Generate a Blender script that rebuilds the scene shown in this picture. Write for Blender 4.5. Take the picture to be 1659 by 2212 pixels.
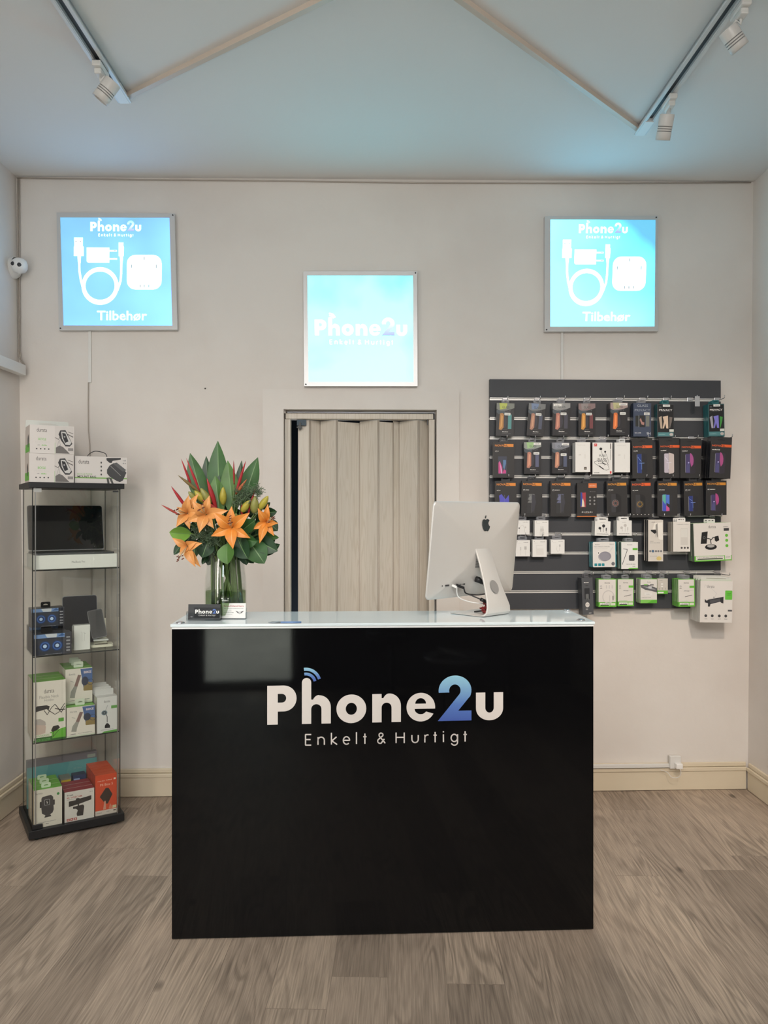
import bpy, math, random
from mathutils import Vector, Matrix
from mathutils.geometry import tessellate_polygon
random.seed(7)
for o in list(bpy.data.objects): bpy.data.objects.remove(o)
SC = bpy.context.scene
COL = SC.collection
FP, CX, HY, CH = 1661.0, 829.5, 1106.0, 1.52          # focal length in pixels, centre column, horizon row, camera height
# ---------------------------------------------------------------- camera
cam = bpy.data.cameras.new('camera'); cam_o = bpy.data.objects.new('camera', cam); COL.objects.link(cam_o)
cam.sensor_fit = 'VERTICAL'; cam.sensor_height = 36.0; cam.lens = FP/2212*36.0
cam_o.location = (0, 0, CH); cam_o.rotation_euler = (math.pi/2, 0, 0); cam.clip_start = .02
SC.camera = cam_o
# ---------------------------------------------------------------- colour management
SC.view_settings.view_transform = 'Standard'; SC.view_settings.look = 'None'
SC.view_settings.gamma = 1; SC.view_settings.use_curve_mapping = False
SC.view_settings.exposure = 0.0
# ---------------------------------------------------------------- daylight (world), the shop's lights and an added fill
w = bpy.data.worlds.new('world'); SC.world = w; w.use_nodes = True
bg = w.node_tree.nodes['Background']; bg.inputs[0].default_value = (.88, .94, 1, 1); bg.inputs[1].default_value = 9.0
def lamp(kind, name, loc, target, power, col, size=.1, **k):
    l = bpy.data.lights.new(name, kind); l.energy = power; l.color = col
    if kind == 'SPOT':
        l.shadow_soft_size = size; l.spot_size = math.radians(k.get('angle', 60)); l.spot_blend = k.get('blend', .8)
    else:
        l.shape = 'RECTANGLE'; l.size = size; l.size_y = k.get('sy', size); l.spread = math.radians(k.get('spread', 180))
    o = bpy.data.objects.new(name, l); COL.objects.link(o); o.location = loc
    o.rotation_euler = (Vector(target)-Vector(loc)).to_track_quat('-Z', 'Y').to_euler()
    return o
WARM = (1, .86, .74); NEUT = (1, .93, .86)
lamp('AREA', 'shop_light_rear', (0, -.45, 2.95), (0, 3.4, .8), 33, (1, .965, .93), 2.6, sy=.9, spread=110)
lamp('SPOT', 'track_light_beam', (-1.12, .9, 3.15), (-1.3, 4.1, .6), 58, WARM, .12, angle=62, blend=1)
lamp('SPOT', 'track_light_beam', (1.25, .9, 3.15), (1.5, 4.1, .4), 200, (1, .83, .69), .12, angle=62, blend=1)
lamp('SPOT', 'track_light_beam', (.4, 1.0, 3.15), (.1, 4.1, .9), 34, WARM, .12, angle=58, blend=1)
lamp('AREA', 'cabinet_fill_light', (-1.86, 1.2, 1.5), (-1.4, 3.6, .9), 15, (1, .95, .88), .5, sy=1.3, spread=150)  # added fill that brightens the cabinet side; the left wall has no window


# ---------------------------------------------------------------- materials
def s2l(c):
    c = c/255.0
    return c/12.92 if c <= .04045 else ((c+.055)/1.055)**2.4
def rgb(c): return (s2l(c[0]), s2l(c[1]), s2l(c[2]), 1)
_M = {}
def M(c, rough=.5, metal=0, coat=0, var=0, vscale=8, bump=0, bscale=60, emit=0, name=None, alpha=1):
    key = (tuple(c), rough, metal, coat, var, vscale, bump, bscale, emit, alpha)
    if key in _M: return _M[key]
    m = bpy.data.materials.new(name or 'paint_%d_%d_%d' % tuple(c)); m.use_nodes = True
    n = m.node_tree.nodes; L = m.node_tree.links; b = n['Principled BSDF']
    b.inputs['Base Color'].default_value = rgb(c); b.inputs['Roughness'].default_value = rough
    b.inputs['Metallic'].default_value = metal; b.inputs['Coat Weight'].default_value = coat
    b.inputs['Alpha'].default_value = alpha
    if emit:
        b.inputs['Emission Color'].default_value = rgb(c); b.inputs['Emission Strength'].default_value = emit
    if var or bump:
        tc = n.new('ShaderNodeTexCoord')
    if var:
        nz = n.new('ShaderNodeTexNoise'); nz.inputs['Scale'].default_value = vscale; nz.inputs['Detail'].default_value = 5
        L.new(tc.outputs['Object'], nz.inputs['Vector'])
        mr = n.new('ShaderNodeMapRange'); mr.inputs['To Min'].default_value = 1-var; mr.inputs['To Max'].default_value = 1+var
        mr.inputs['From Min'].default_value = .3; mr.inputs['From Max'].default_value = .7
        L.new(nz.outputs['Fac'], mr.inputs['Value'])
        mx = n.new('ShaderNodeVectorMath'); mx.operation = 'SCALE'; mx.inputs[0].default_value = rgb(c)[:3]
        L.new(mr.outputs[0], mx.inputs['Scale']); L.new(mx.outputs[0], b.inputs['Base Color'])
    if bump:
        nb = n.new('ShaderNodeTexNoise'); nb.inputs['Scale'].default_value = bscale; nb.inputs['Detail'].default_value = 4
        L.new(tc.outputs['Object'], nb.inputs['Vector'])
        bp = n.new('ShaderNodeBump'); bp.inputs['Strength'].default_value = bump; bp.inputs['Distance'].default_value = .01
        L.new(nb.outputs['Fac'], bp.inputs['Height']); L.new(bp.outputs[0], b.inputs['Normal'])
    _M[key] = m; return m
def glass_mat(name, tint=(.93, .97, .95), refl=.09, gl=(1, 1, 1)):
    m = bpy.data.materials.new(name); m.use_nodes = True; n = m.node_tree.nodes; L = m.node_tree.links
    n.remove(n['Principled BSDF']); out = n['Material Output']
    t = n.new('ShaderNodeBsdfTransparent'); t.inputs[0].default_value = (*tint, 1)
    g = n.new('ShaderNodeBsdfGlossy'); g.inputs['Roughness'].default_value = .02; g.inputs[0].default_value = (*gl, 1)
    f = n.new('ShaderNodeLayerWeight'); f.inputs['Blend'].default_value = .25
    mp = n.new('ShaderNodeMapRange'); mp.inputs['To Min'].default_value = refl*.35; mp.inputs['To Max'].default_value = .24
    L.new(f.outputs['Fresnel'], mp.inputs['Value'])
    mx = n.new('ShaderNodeMixShader'); L.new(mp.outputs[0], mx.inputs[0]); L.new(t.outputs[0], mx.inputs[1]); L.new(g.outputs[0], mx.inputs[2])
    L.new(mx.outputs[0], out.inputs[0]); return m
def grad_mat(name, stops, emit=0, rough=.4, axis='Z'):
    m = bpy.data.materials.new(name); m.use_nodes = True; n = m.node_tree.nodes; L = m.node_tree.links; b = n['Principled BSDF']
    tc = n.new('ShaderNodeTexCoord'); sp = n.new('ShaderNodeSeparateXYZ'); L.new(tc.outputs['Generated'], sp.inputs[0])
    cr = n.new('ShaderNodeValToRGB'); L.new(sp.outputs[axis], cr.inputs[0])
    el = cr.color_ramp.elements
    el[0].position = stops[0][0]; el[0].color = rgb(stops[0][1]); el[1].position = stops[-1][0]; el[1].color = rgb(stops[-1][1])
    for p, c in stops[1:-1]: e = el.new(p); e.color = rgb(c)
    L.new(cr.outputs[0], b.inputs['Base Color']); b.inputs['Roughness'].default_value = rough
    if emit: L.new(cr.outputs[0], b.inputs['Emission Color']); b.inputs['Emission Strength'].default_value = emit
    return m
WHITE = M((236, 234, 230), .45); CARD = M((232, 231, 228), .4); BLACK = M((22, 22, 24), .4); CHROME = M((205, 205, 208), .18, 1)
GREEN = M((104, 190, 60), .45); GREYTX = M((70, 72, 76), .5); GLASS = glass_mat('clear_glass'); ACRYL = glass_mat('acrylic', (.90, .92, .93), .2)
PLAST = M((224, 222, 218), .35)

# ---------------------------------------------------------------- mesh builder
class MB:
    def __init__(s): s.v = []; s.f = []; s.m = []; s.s = []; s.mats = []
    def mi(s, mat):
        if mat not in s.mats: s.mats.append(mat)
        return s.mats.index(mat)
    def add(s, vs, fs, mat, smooth=False):
        b = len(s.v); s.v += [tuple(p) for p in vs]; k = s.mi(mat)
        for f in fs: s.f.append(tuple(b+i for i in f)); s.m.append(k); s.s.append(smooth)
        return s
    def hexa(s, c, mat):   # c: 8 corners, bottom 4 then top 4
        return s.add(c, [(3, 2, 1, 0), (4, 5, 6, 7), (0, 1, 5, 4), (1, 2, 6, 5), (2, 3, 7, 6), (3, 0, 4, 7)], mat)
    def box(s, x0, x1, y0, y1, z0, z1, mat):
        return s.hexa([(x0, y0, z0), (x1, y0, z0), (x1, y1, z0), (x0, y1, z0), (x0, y0, z1), (x1, y0, z1), (x1, y1, z1), (x0, y1, z1)], mat)
    def bar(s, a, b, wx, wz, mat):
        a = Vector(a); b = Vector(b); d = (b-a).normalized(); up = Vector((0, 0, 1)) if abs(d.z) < .95 else Vector((0, 1, 0))
        r = d.cross(up).normalized(); u = r.cross(d)
        c = [p+r*i*wx/2+u*j*wz/2 for p in (a, b) for i, j in ((-1, -1), (1, -1), (1, 1), (-1, 1))]
        return s.hexa(c, mat)
    def tube(s, path, r, mat, n=8, smooth=True):
        path = [Vector(p) for p in path]; rr = r if isinstance(r, (list, tuple)) else [r]*len(path)
        vs = []; fs = []; pu = None
        for i, p in enumerate(path):
            d = (path[min(i+1, len(path)-1)]-path[max(i-1, 0)]).normalized()
            if pu is None: pu = Vector((0, 0, 1)) if abs(d.z) < .9 else Vector((1, 0, 0))
            e = (pu-d*pu.dot(d)).normalized(); q = d.cross(e); pu = e
            for k in range(n):
                a = 2*math.pi*k/n; vs.append(p+(e*math.cos(a)+q*math.sin(a))*rr[i])
        for i in range(len(path)-1):
            for k in range(n): fs.append((i*n+k, i*n+(k+1) % n, (i+1)*n+(k+1) % n, (i+1)*n+k))
        fs.append(tuple(range(n-1, -1, -1))); fs.append(tuple(range((len(path)-1)*n, len(path)*n)))
        return s.add(vs, fs, mat, smooth)
    def lathe(s, prof, mat, c=(0, 0, 0), n=32, sx=1, sy=1):
        vs = []; fs = []
        for r, z in prof:
            for k in range(n):
                a = 2*math.pi*k/n; vs.append((c[0]+r*sx*math.cos(a), c[1]+r*sy*math.sin(a), c[2]+z))
        for i in range(len(prof)-1):
            for k in range(n): fs.append((i*n+k, i*n+(k+1) % n, (i+1)*n+(k+1) % n, (i+1)*n+k))
        return s.add(vs, fs, mat, True)
    def poly(s, loops, fn, mat, thick=None):   # loops: outer + holes of (u,v); fn(u,v,t)->3D, t = 0 front / 1 back
        loops = [l for l in loops if len(l) > 2]
        tri = tessellate_polygon([[Vector((u, v, 0)) for u, v in l] for l in loops])
        flat = [q for l in loops for q in l]
        s.add([fn(u, v, 0) for u, v in flat], [tuple(t) for t in tri], mat)
        if thick:
            for l in loops:
                k = len(l); s.add([fn(u, v, 0) for u, v in l]+[fn(u, v, 1) for u, v in l], [(i, (i+1) % k, k+(i+1) % k, k+i) for i in range(k)], mat)
        return s
    def build(s, name, parent=None, loc=(0, 0, 0), rot=(0, 0, 0), bevel=0, seg=2, sub=0, autos=False):
        me = bpy.data.meshes.new(name); me.from_pydata(s.v, [], s.f); me.update()
        for m in s.mats: me.materials.append(m)
        me.polygons.foreach_set('material_index', s.m); me.polygons.foreach_set('use_smooth', s.s)
        o = bpy.data.objects.new(name, me); COL.objects.link(o); o.location = loc; o.rotation_euler = rot
        if parent: o.parent = parent
        if bevel:
            b = o.modifiers.new('b', 'BEVEL'); b.width = bevel; b.segments = seg; b.limit_method = 'ANGLE'; b.angle_limit = .6
        if sub: o.modifiers.new('s', 'SUBSURF').levels = sub; o.modifiers['s'].render_levels = sub
        return o
def cr(p, k=6):            # a smooth curve through the points
    p = [Vector(q) for q in p]; p = [p[0]*2-p[1]]+p+[p[-1]*2-p[-2]]; out = []
    for i in range(1, len(p)-2):
        a, b, c, d = p[i-1:i+3]
        for j in range(k):
            t = j/k; out.append(.5*((2*b)+(c-a)*t+(2*a-5*b+4*c-d)*t*t+(3*b-a-3*c+d)*t**3))
    return out+[p[-2]]
def tag(o, label=None, cat=None, group=None, kind=None):
    if label: o['label'] = label
    if cat: o['category'] = cat
    if group: o['group'] = group
    if kind: o['kind'] = kind
    return o
def empty(name, loc=(0, 0, 0), rot=(0, 0, 0), label=None, cat=None, group=None, kind=None):
    o = bpy.data.objects.new(name, None); o.empty_display_size = .02; COL.objects.link(o); o.location = loc; o.rotation_euler = rot
    return tag(o, label, cat, group, kind)
def copy_tree(o, parent=None):
    c = o.copy(); COL.objects.link(c); c.parent = parent
    for ch in list(o.children): copy_tree(ch, c)
    return c
def arc(cx, cy, rx, ry, a0, a1, n=14):
    return [(cx+rx*math.cos(math.radians(a0+(a1-a0)*i/n)), cy+ry*math.sin(math.radians(a0+(a1-a0)*i/n))) for i in range(n+1)]
def rrect(x0, y0, x1, y1, r, n=5):
    return arc(x1-r, y1-r, r, r, 0, 90, n)+arc(x0+r, y1-r, r, r, 90, 180, n)+arc(x0+r, y0+r, r, r, 180, 270, n)+arc(x1-r, y0+r, r, r, 270, 360, n)
def ribbon(pts, w):        # a polyline as quads of constant width
    out = []
    for i in range(len(pts)-1):
        a = Vector(pts[i]); b = Vector(pts[i+1]); d = (b-a)
        if d.length < 1e-9: continue
        d.normalize(); n = Vector((-d.y, d.x))*w/2; e = d*w*.12
        a = a-(e if i else e*0); b = b+(e if i < len(pts)-2 else e*0)
        out.append([tuple(a-n), tuple(b-n), tuple(b+n), tuple(a+n)])
    return out
# ---------------------------------------------------------------- frames: a vertical plane that pixels can be cast on
class Frame:
    def __init__(s, ox, oy, a): s.o = Vector((ox, oy, 0)); s.a = a; s.x = Vector((math.cos(a), math.sin(a), 0)); s.y = Vector((-math.sin(a), math.cos(a), 0))
    def hit(s, px, py, off=0):          # off > 0: that far in front of the plane; returns local (x, z)
        d = Vector(((px-CX)/FP, 1, -(py-HY)/FP)); q = s.o-s.y*off
        t = q.dot(s.y)/d.dot(s.y); p = d*t
        return (p-q).dot(s.x), CH+p.z
    def w(s, x, y, z): p = s.o+s.x*x+s.y*y; return (p.x, p.y, z)
def pix(px, py, Y): return Vector(((px-CX)/FP*Y, Y, CH-(py-HY)/FP*Y))
def onfloor(px, py, z=0):
    Y = FP*(CH-z)/(py-HY); return pix(px, py, Y)
# ---------------------------------------------------------------- lettering
_T = {}
def text_tris(t, bold=0.0):
    k = (t, bold)
    if k not in _T:
        cu = bpy.data.curves.new('t', 'FONT'); cu.body = t; cu.resolution_u = 2; cu.offset = bold
        ob = bpy.data.objects.new('t', cu); me = ob.to_mesh()
        vs = [(v.co.x, v.co.y) for v in me.vertices]; fs = [tuple(p.vertices) for p in me.polygons]; ob.to_mesh_clear()
        bpy.data.objects.remove(ob); bpy.data.curves.remove(cu)
        x0 = min(v[0] for v in vs); x1 = max(v[0] for v in vs); y0 = min(v[1] for v in vs); y1 = max(v[1] for v in vs)
        _T[k] = ([((x-x0)/(x1-x0), (y-y0)/(y1-y0)) for x, y in vs], fs)
    return _T[k]
class Pr:                   # prints flat artwork in 0..1 coordinates on the front of something
    def __init__(s, mb, x0, x1, z0, z1, y, fn=None, step=.00005):
        s.mb = mb; s.w = x1-x0; s.h = z1-z0; s.y = y; s.step = step; s.k = 0
        s.fn = fn or (lambda u, v, t: (x0+(x1-x0)*u, s.y-s.step*s.k, z0+(z1-z0)*v))
    def lay(s): s.k += 1
    def poly(s, pts, mat): s.lay(); s.mb.poly([pts], s.fn, mat)
    def rect(s, u0, v0, u1, v1, mat, r=0):
        if r:
            rx = r; ry = r*s.w/s.h
            s.poly(arc(u1-rx, v1-ry, rx, ry, 0, 90, 3)+arc(u0+rx, v1-ry, rx, ry, 90, 180, 3)+arc(u0+rx, v0+ry, rx, ry, 180, 270, 3)+arc(u1-rx, v0+ry, rx, ry, 270, 360, 3), mat)
        else: s.poly([(u0, v0), (u1, v0), (u1, v1), (u0, v1)], mat)
    def ell(s, cu, cv, ru, mat, rv=None, n=16, hole=0):
        rv = rv or ru*s.w/s.h; s.lay(); o = arc(cu, cv, ru, rv, 0, 360, n)[:-1]
        s.mb.poly([o]+([arc(cu, cv, ru*hole, rv*hole, 0, 360, n)[:-1]] if hole else []), s.fn, mat)
    def line(s, pts, wd, mat):
        s.lay(); a = s.w/s.h
        for q in ribbon([(u, v/a) for u, v in pts], wd): s.mb.poly([[(u, v*a) for u, v in q]], s.fn, mat)
    def text(s, t, u0, v0, u1, v1, mat, bold=0.0):
        s.lay(); vs, fs = text_tris(t, bold)
        s.mb.add([s.fn(u0+(u1-u0)*x, v0+(v1-v0)*y, 0) for x, y in vs], fs, mat)
    def scrib(s, u0, v0, u1, v1, mat, seed=1):      # print too small to read: broken word-length dashes
        s.lay(); r = random.Random(seed+int(u0*97+v0*991)); x = u0; h = v1-v0; a = s.w/s.h; qs = []
        while x < u1-h/a*.3:
            L = h/a*r.choice((.5, .62, .42)); t = r.choice((.66, .7, .7, 1)); x2 = min(x+L, u1)
            qs += [(x, v0), (x2, v0), (x2, v0+h*t), (x, v0+h*t)]; x = x2+h/a*(.22 if r.random() < .82 else .7)
        s.mb.add([s.fn(u, v, 0) for u, v in qs], [(i, i+1, i+2, i+3) for i in range(0, len(qs), 4)], mat)
# the shop's wordmark, drawn as outlines: baseline 0, cap height 258, 0..1566 wide
def _arch(w, s, xh, top=None):
    q = [(0, 0), (s, 0), (s, 98)]+arc(w/2, 98, w/2-s, 32, 180, 0, 10)[1:]+[(w-s, 0), (w, 0), (w, 108)]+arc(w-78, 108, 78, xh+2-108, 0, 90, 10)[1:]+arc(w-78, 130, w-78-s-6, 60, 92, 150, 5)+[(s, 160)]
    return q+([(s, xh), (0, xh)] if top is None else arc(s/2, top-s/2, s/2, s/2, 0, 180, 12))
def sh(l, dx): return [(x+dx, y) for x, y in l]
LOGO = [
    [sh([(0, 0), (70, 0), (70, 86)]+arc(109, 172, 86, 86, -90, 90, 16)+[(0, 258)], 0), [(70, 145)]+arc(98, 174, 28, 29, -90, 90, 10)+[(70, 203)]],
    [sh(_arch(192, 62, 186, 305), 230)],
    [arc(558, 94, 99, 95, 0, 360, 36)[:-1], arc(558, 94, 37, 40, 0, 360, 24)[:-1]],
    [sh(_arch(190, 62, 188), 697)],
    [sh([(190, 84), (190, 95)]+arc(95, 95, 95, 95, 3, 332, 34)+[(133, 64)]+arc(95, 84, 41, 36, -32, -180, 10), 924), sh([(58, 118)]+arc(94, 118, 36, 37, 0, 180, 10)[::1], 924)],
    [sh([(0, 183), (0, 78)]+arc(90, 78, 90, 80, 180, 360, 20)+[(180, 183), (118, 183), (118, 80)]+arc(90, 80, 28, 31, 0, -180, 10)+[(62, 183)], 1385)],
]
LOGO[4][1] = LOGO[4][1][1:]
TWO = [sh([(0, 0), (223, 0), (223, 66), (135, 66), (206, 152)]+arc(114, 200, 109, 100, -24, 187, 24)+[(75, 188)]+arc(113, 200, 38, 41, 197, -35, 14), 1132)]
WIFI = [arc(255, 268, 105, 105, 97, 17, 12)+arc(255, 268, 85, 85, 17, 97, 12), arc(255, 268, 73, 73, 98, 13, 10)+arc(255, 268, 54, 54, 13, 98, 10)]
def _n(w=42, xh=51): return [[(0, 0), (0, xh)], [(0, 28)]+arc(w/2, 30, w/2, 21, 180, 0, 10)+[(w, 0)]]
GL = {'E': (38, [[(38, 0), (0, 0), (0, 70), (38, 70)], [(0, 37), (34, 37)]]), 'n': (42, _n()), 'k': (40, [[(0, 0), (0, 78)], [(34, 51), (3, 24), (38, 0)]]),
      'e': (44, [[(2, 26), (43, 26)]+arc(22, 25, 21, 25, 5, 315, 18)]), 'l': (1, [[(0, 0), (0, 78)]]), 't': (22, [[(11, 0), (11, 68)], [(0, 47), (22, 47)]]),
      '&': (56, [[(56, 2), (16, 50)]+arc(28, 57, 13, 12, 200, -30, 12)+[(12, 28)]+arc(23, 16, 17, 15, 150, 290, 8)+[(50, 30)]]),
      'H': (54, [[(0, 0), (0, 70)], [(54, 0), (54, 70)], [(0, 38), (54, 38)]]), 'u': (42, [[(0, 51)]+arc(21, 22, 21, 21, 180, 360, 10)+[(42, 51)], ]),
      'r': (22, [[(0, 0), (0, 51)], [(0, 28)]+arc(18, 30, 18, 20, 180, 70, 6)]), 'i': (1, [[(0, 0), (0, 51)], [(0, 64), (0, 72)]]),
      'g': (44, [arc(21, 26, 21, 24, 0, 360, 18), [(43, 50), (43, -4)]+arc(22, -3, 21, 19, 0, -160, 8)])}
TAG = [('E', 254), ('n', 337), ('k', 426), ('e', 504), ('l', 592), ('t', 637), ('&', 727), ('H', 855), ('u', 960), ('r', 1046), ('t', 1103), ('i', 1169), ('g', 1220), ('t', 1302)]
def draw_logo(mb, fn, mat, tagline=True, thick=None):
    for lp in LOGO: mb.poly(lp, fn, mat, thick)
    if tagline:
        for ch, x in TAG:
            for st in GL[ch][1]:
                for q in ribbon(st, 8 if tagline is True else tagline): mb.poly([[(a+x, b-145) for a, b in q]], fn, mat)
# ================================================================ the room
WALL = Frame(0, 4.160, math.atan(.0346))             # the long wall behind the counter
def wall_mat():
    m = bpy.data.materials.new('painted_plaster'); m.use_nodes = True; n = m.node_tree.nodes; L = m.node_tree.links; b = n['Principled BSDF']
    tc = n.new('ShaderNodeTexCoord')
    a = n.new('ShaderNodeTexNoise'); a.inputs['Scale'].default_value = 1.6; a.inputs['Detail'].default_value = 6
    c = n.new('ShaderNodeValToRGB'); c.color_ramp.elements[0].color = rgb((216, 208, 201)); c.color_ramp.elements[1].color = rgb((226, 220, 214))
    c.color_ramp.elements[0].position = .3; c.color_ramp.elements[1].position = .6
    L.new(tc.outputs['Object'], a.inputs['Vector']); L.new(a.outputs['Fac'], c.inputs[0]); L.new(c.outputs[0], b.inputs['Base Color'])
    d = n.new('ShaderNodeTexNoise'); d.inputs['Scale'].default_value = 9; d.inputs['Detail'].default_value = 8
    L.new(tc.outputs['Object'], d.inputs['Vector'])
    p = n.new('ShaderNodeBump'); p.inputs['Strength'].default_value = .25; p.inputs['Distance'].default_value = .012
    L.new(d.outputs['Fac'], p.inputs['Height']); L.new(p.outputs[0], b.inputs['Normal']); b.inputs['Roughness'].default_value = .7
    return m
WM = wall_mat(); CEILM = M((228, 226, 224), .8, bump=.12, bscale=14, name='ceiling_paint'); TRIMW = M((222, 209, 185), .4, var=.03, vscale=5, name='skirting_paint')
def floor_mat():
    m = bpy.data.materials.new('oak_planks'); m.use_nodes = True; n = m.node_tree.nodes; L = m.node_tree.links; b = n['Principled BSDF']
    tc = n.new('ShaderNodeTexCoord'); mp = n.new('ShaderNodeMapping'); mp.inputs['Rotation'].default_value = (0, 0, math.radians(91.5)); mp.inputs['Location'].default_value = (.3, .05, 0)
    L.new(tc.outputs['Object'], mp.inputs['Vector'])
    sy_ = n.new('ShaderNodeSeparateXYZ'); L.new(mp.outputs[0], sy_.inputs[0])      # every row of planks starts at its own place
    dv_ = n.new('ShaderNodeMath'); dv_.operation = 'DIVIDE'; dv_.inputs[1].default_value = .187; L.new(sy_.outputs['Y'], dv_.inputs[0])
    fl_ = n.new('ShaderNodeMath'); fl_.operation = 'FLOOR'; L.new(dv_.outputs[0], fl_.inputs[0])
    wn_ = n.new('ShaderNodeTexWhiteNoise'); wn_.noise_dimensions = '1D'; L.new(fl_.outputs[0], wn_.inputs['W'])
    sh_ = n.new('ShaderNodeMath'); sh_.operation = 'MULTIPLY_ADD'; sh_.inputs[1].default_value = 1.9; L.new(wn_.outputs['Value'], sh_.inputs[0]); L.new(sy_.outputs['X'], sh_.inputs[2])
    cv_ = n.new('ShaderNodeCombineXYZ'); L.new(sh_.outputs[0], cv_.inputs['X']); L.new(sy_.outputs['Y'], cv_.inputs['Y'])
    br = n.new('ShaderNodeTexBrick'); br.offset = 0; br.offset_frequency = 2; br.inputs['Scale'].default_value = 1
    br.inputs['Brick Width'].default_value = 1.9; br.inputs['Row Height'].default_value = .187; br.inputs['Mortar Size'].default_value = .0012; br.inputs['Mortar Smooth'].default_value = .2
    br.inputs['Color1'].default_value = (0, 0, 0, 1); br.inputs['Color2'].default_value = (1, 1, 1, 1); br.inputs['Mortar'].default_value = (.5, .5, .5, 1)
    L.new(cv_.outputs[0], br.inputs['Vector'])
    # each plank gets its own offset into the grain
    of = n.new('ShaderNodeVectorMath'); of.operation = 'SCALE'; of.inputs['Scale'].default_value = 9.7; L.new(br.outputs['Color'], of.inputs[0])
    ad = n.new('ShaderNodeVectorMath'); ad.operation = 'ADD'; L.new(mp.outputs[0], ad.inputs[0]); L.new(of.outputs[0], ad.inputs[1])
    st = n.new('ShaderNodeMapping'); st.inputs['Scale'].default_value = (.55, 5.5, 1); L.new(ad.outputs[0], st.inputs['Vector'])
    nz = n.new('ShaderNodeTexNoise'); nz.inputs['Scale'].default_value = 1.15; nz.inputs['Detail'].default_value = 2.5; nz.inputs['Distortion'].default_value = .5; L.new(st.outputs[0], nz.inputs['Vector'])
    mu = n.new('ShaderNodeMath'); mu.operation = 'MULTIPLY'; mu.inputs[1].default_value = 105; L.new(nz.outputs['Fac'], mu.inputs[0])
    sn = n.new('ShaderNodeMath'); sn.operation = 'SINE'; L.new(mu.outputs[0], sn.inputs[0])
    rg = n.new('ShaderNodeMapRange'); rg.inputs['From Min'].default_value = -1; rg.inputs['From Max'].default_value = .4; rg.inputs['To Min'].default_value = .62; rg.inputs['To Max'].default_value = 1.02; L.new(sn.outputs[0], rg.inputs['Value'])
    fs = n.new('ShaderNodeMapping'); fs.inputs['Scale'].default_value = (7, 210, 1); L.new(ad.outputs[0], fs.inputs['Vector'])
    fn = n.new('ShaderNodeTexNoise'); fn.inputs['Scale'].default_value = 1; fn.inputs['Detail'].default_value = 5; L.new(fs.outputs[0], fn.inputs['Vector'])
    fr = n.new('ShaderNodeMapRange'); fr.inputs['From Min'].default_value = .3; fr.inputs['From Max'].default_value = .7; fr.inputs['To Min'].default_value = .70; fr.inputs['To Max'].default_value = 1.17; L.new(fn.outputs['Fac'], fr.inputs['Value'])
    big = n.new('ShaderNodeTexNoise'); big.inputs['Scale'].default_value = 2.2; big.inputs['Detail'].default_value = 4; L.new(tc.outputs['Object'], big.inputs['Vector'])
    # where the strong cathedral grain shows
    gm = n.new('ShaderNodeMapRange'); gm.inputs['From Min'].default_value = .40; gm.inputs['From Max'].default_value = .62; gm.inputs['To Min'].default_value = .12; gm.inputs['To Max'].default_value = .9; L.new(big.outputs['Fac'], gm.inputs['Value'])
    g1 = n.new('ShaderNodeMix'); g1.data_type = 'FLOAT'; g1.inputs['A'].default_value = 1; L.new(gm.outputs[0], g1.inputs['Factor']); L.new(rg.outputs[0], g1.inputs['B'])
    cr = n.new('ShaderNodeValToRGB'); e = cr.color_ramp.elements
    e[0].position = 0; e[0].color = rgb((146, 131, 117)); e[1].position = 1; e[1].color = rgb((186, 168, 150)); k = e.new(.5); k.color = rgb((170, 153, 137))
    L.new(br.outputs['Color'], cr.inputs[0])
    m1 = n.new('ShaderNodeVectorMath'); m1.operation = 'SCALE'; L.new(cr.outputs[0], m1.inputs[0]); L.new(g1.outputs[0], m1.inputs['Scale'])
    m2 = n.new('ShaderNodeVectorMath'); m2.operation = 'SCALE'; L.new(m1.outputs[0], m2.inputs[0]); L.new(fr.outputs[0], m2.inputs['Scale'])
    # knots
    km = n.new('ShaderNodeMapping'); km.inputs['Scale'].default_value = (2.1, 4.2, 1); L.new(mp.outputs[0], km.inputs['Vector'])
    vo = n.new('ShaderNodeTexVoronoi'); vo.inputs['Scale'].default_value = 1.15; L.new(km.outputs[0], vo.inputs['Vector'])
    kr = n.new('ShaderNodeMapRange'); kr.inputs['From Min'].default_value = .04; kr.inputs['From Max'].default_value = .10; kr.inputs['To Min'].default_value = .38; kr.inputs['To Max'].default_value = 1; L.new(vo.outputs['Distance'], kr.inputs['Value'])
    m3 = n.new('ShaderNodeVectorMath'); m3.operation = 'SCALE'; L.new(m2.outputs[0], m3.inputs[0]); L.new(kr.outputs[0], m3.inputs['Scale'])
    mo = n.new('ShaderNodeMapRange'); mo.inputs['To Min'].default_value = 1; mo.inputs['To Max'].default_value = .72; L.new(br.outputs['Fac'], mo.inputs['Value'])
    m4 = n.new('ShaderNodeVectorMath'); m4.operation = 'SCALE'; L.new(m3.outputs[0], m4.inputs[0]); L.new(mo.outputs[0], m4.inputs['Scale'])
    L.new(m4.outputs[0], b.inputs['Base Color']); b.inputs['Roughness'].default_value = .55; b.inputs['Specular IOR Level'].default_value = .3
    bp = n.new('ShaderNodeBump'); bp.inputs['Strength'].default_value = .15; bp.inputs['Distance'].default_value = .004; L.new(fn.outputs['Fac'], bp.inputs['Height']); L.new(bp.outputs[0], b.inputs['Normal'])
    return m
YR = -1.1
ty = WALL.y*.12
def wq(px, py, off=0): x, z = WALL.hit(px, py, off); return WALL.w(x, -off, z)
TL = Vector(wq(38, 382)); TR = Vector(wq(1627, 393)); BL = Vector(WALL.w(-1.905, 0, 0)); BR = Vector(WALL.w(2.005, 0, 0))
oL, _ = WALL.hit(613, 900); oR, oz = WALL.hit(943, 886)
mb = MB(); mb.box(-2.2, 2.3, YR-.1, 4.6, -.06, 0, floor_mat()); tag(mb.build('floor'), kind='structure')
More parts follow.
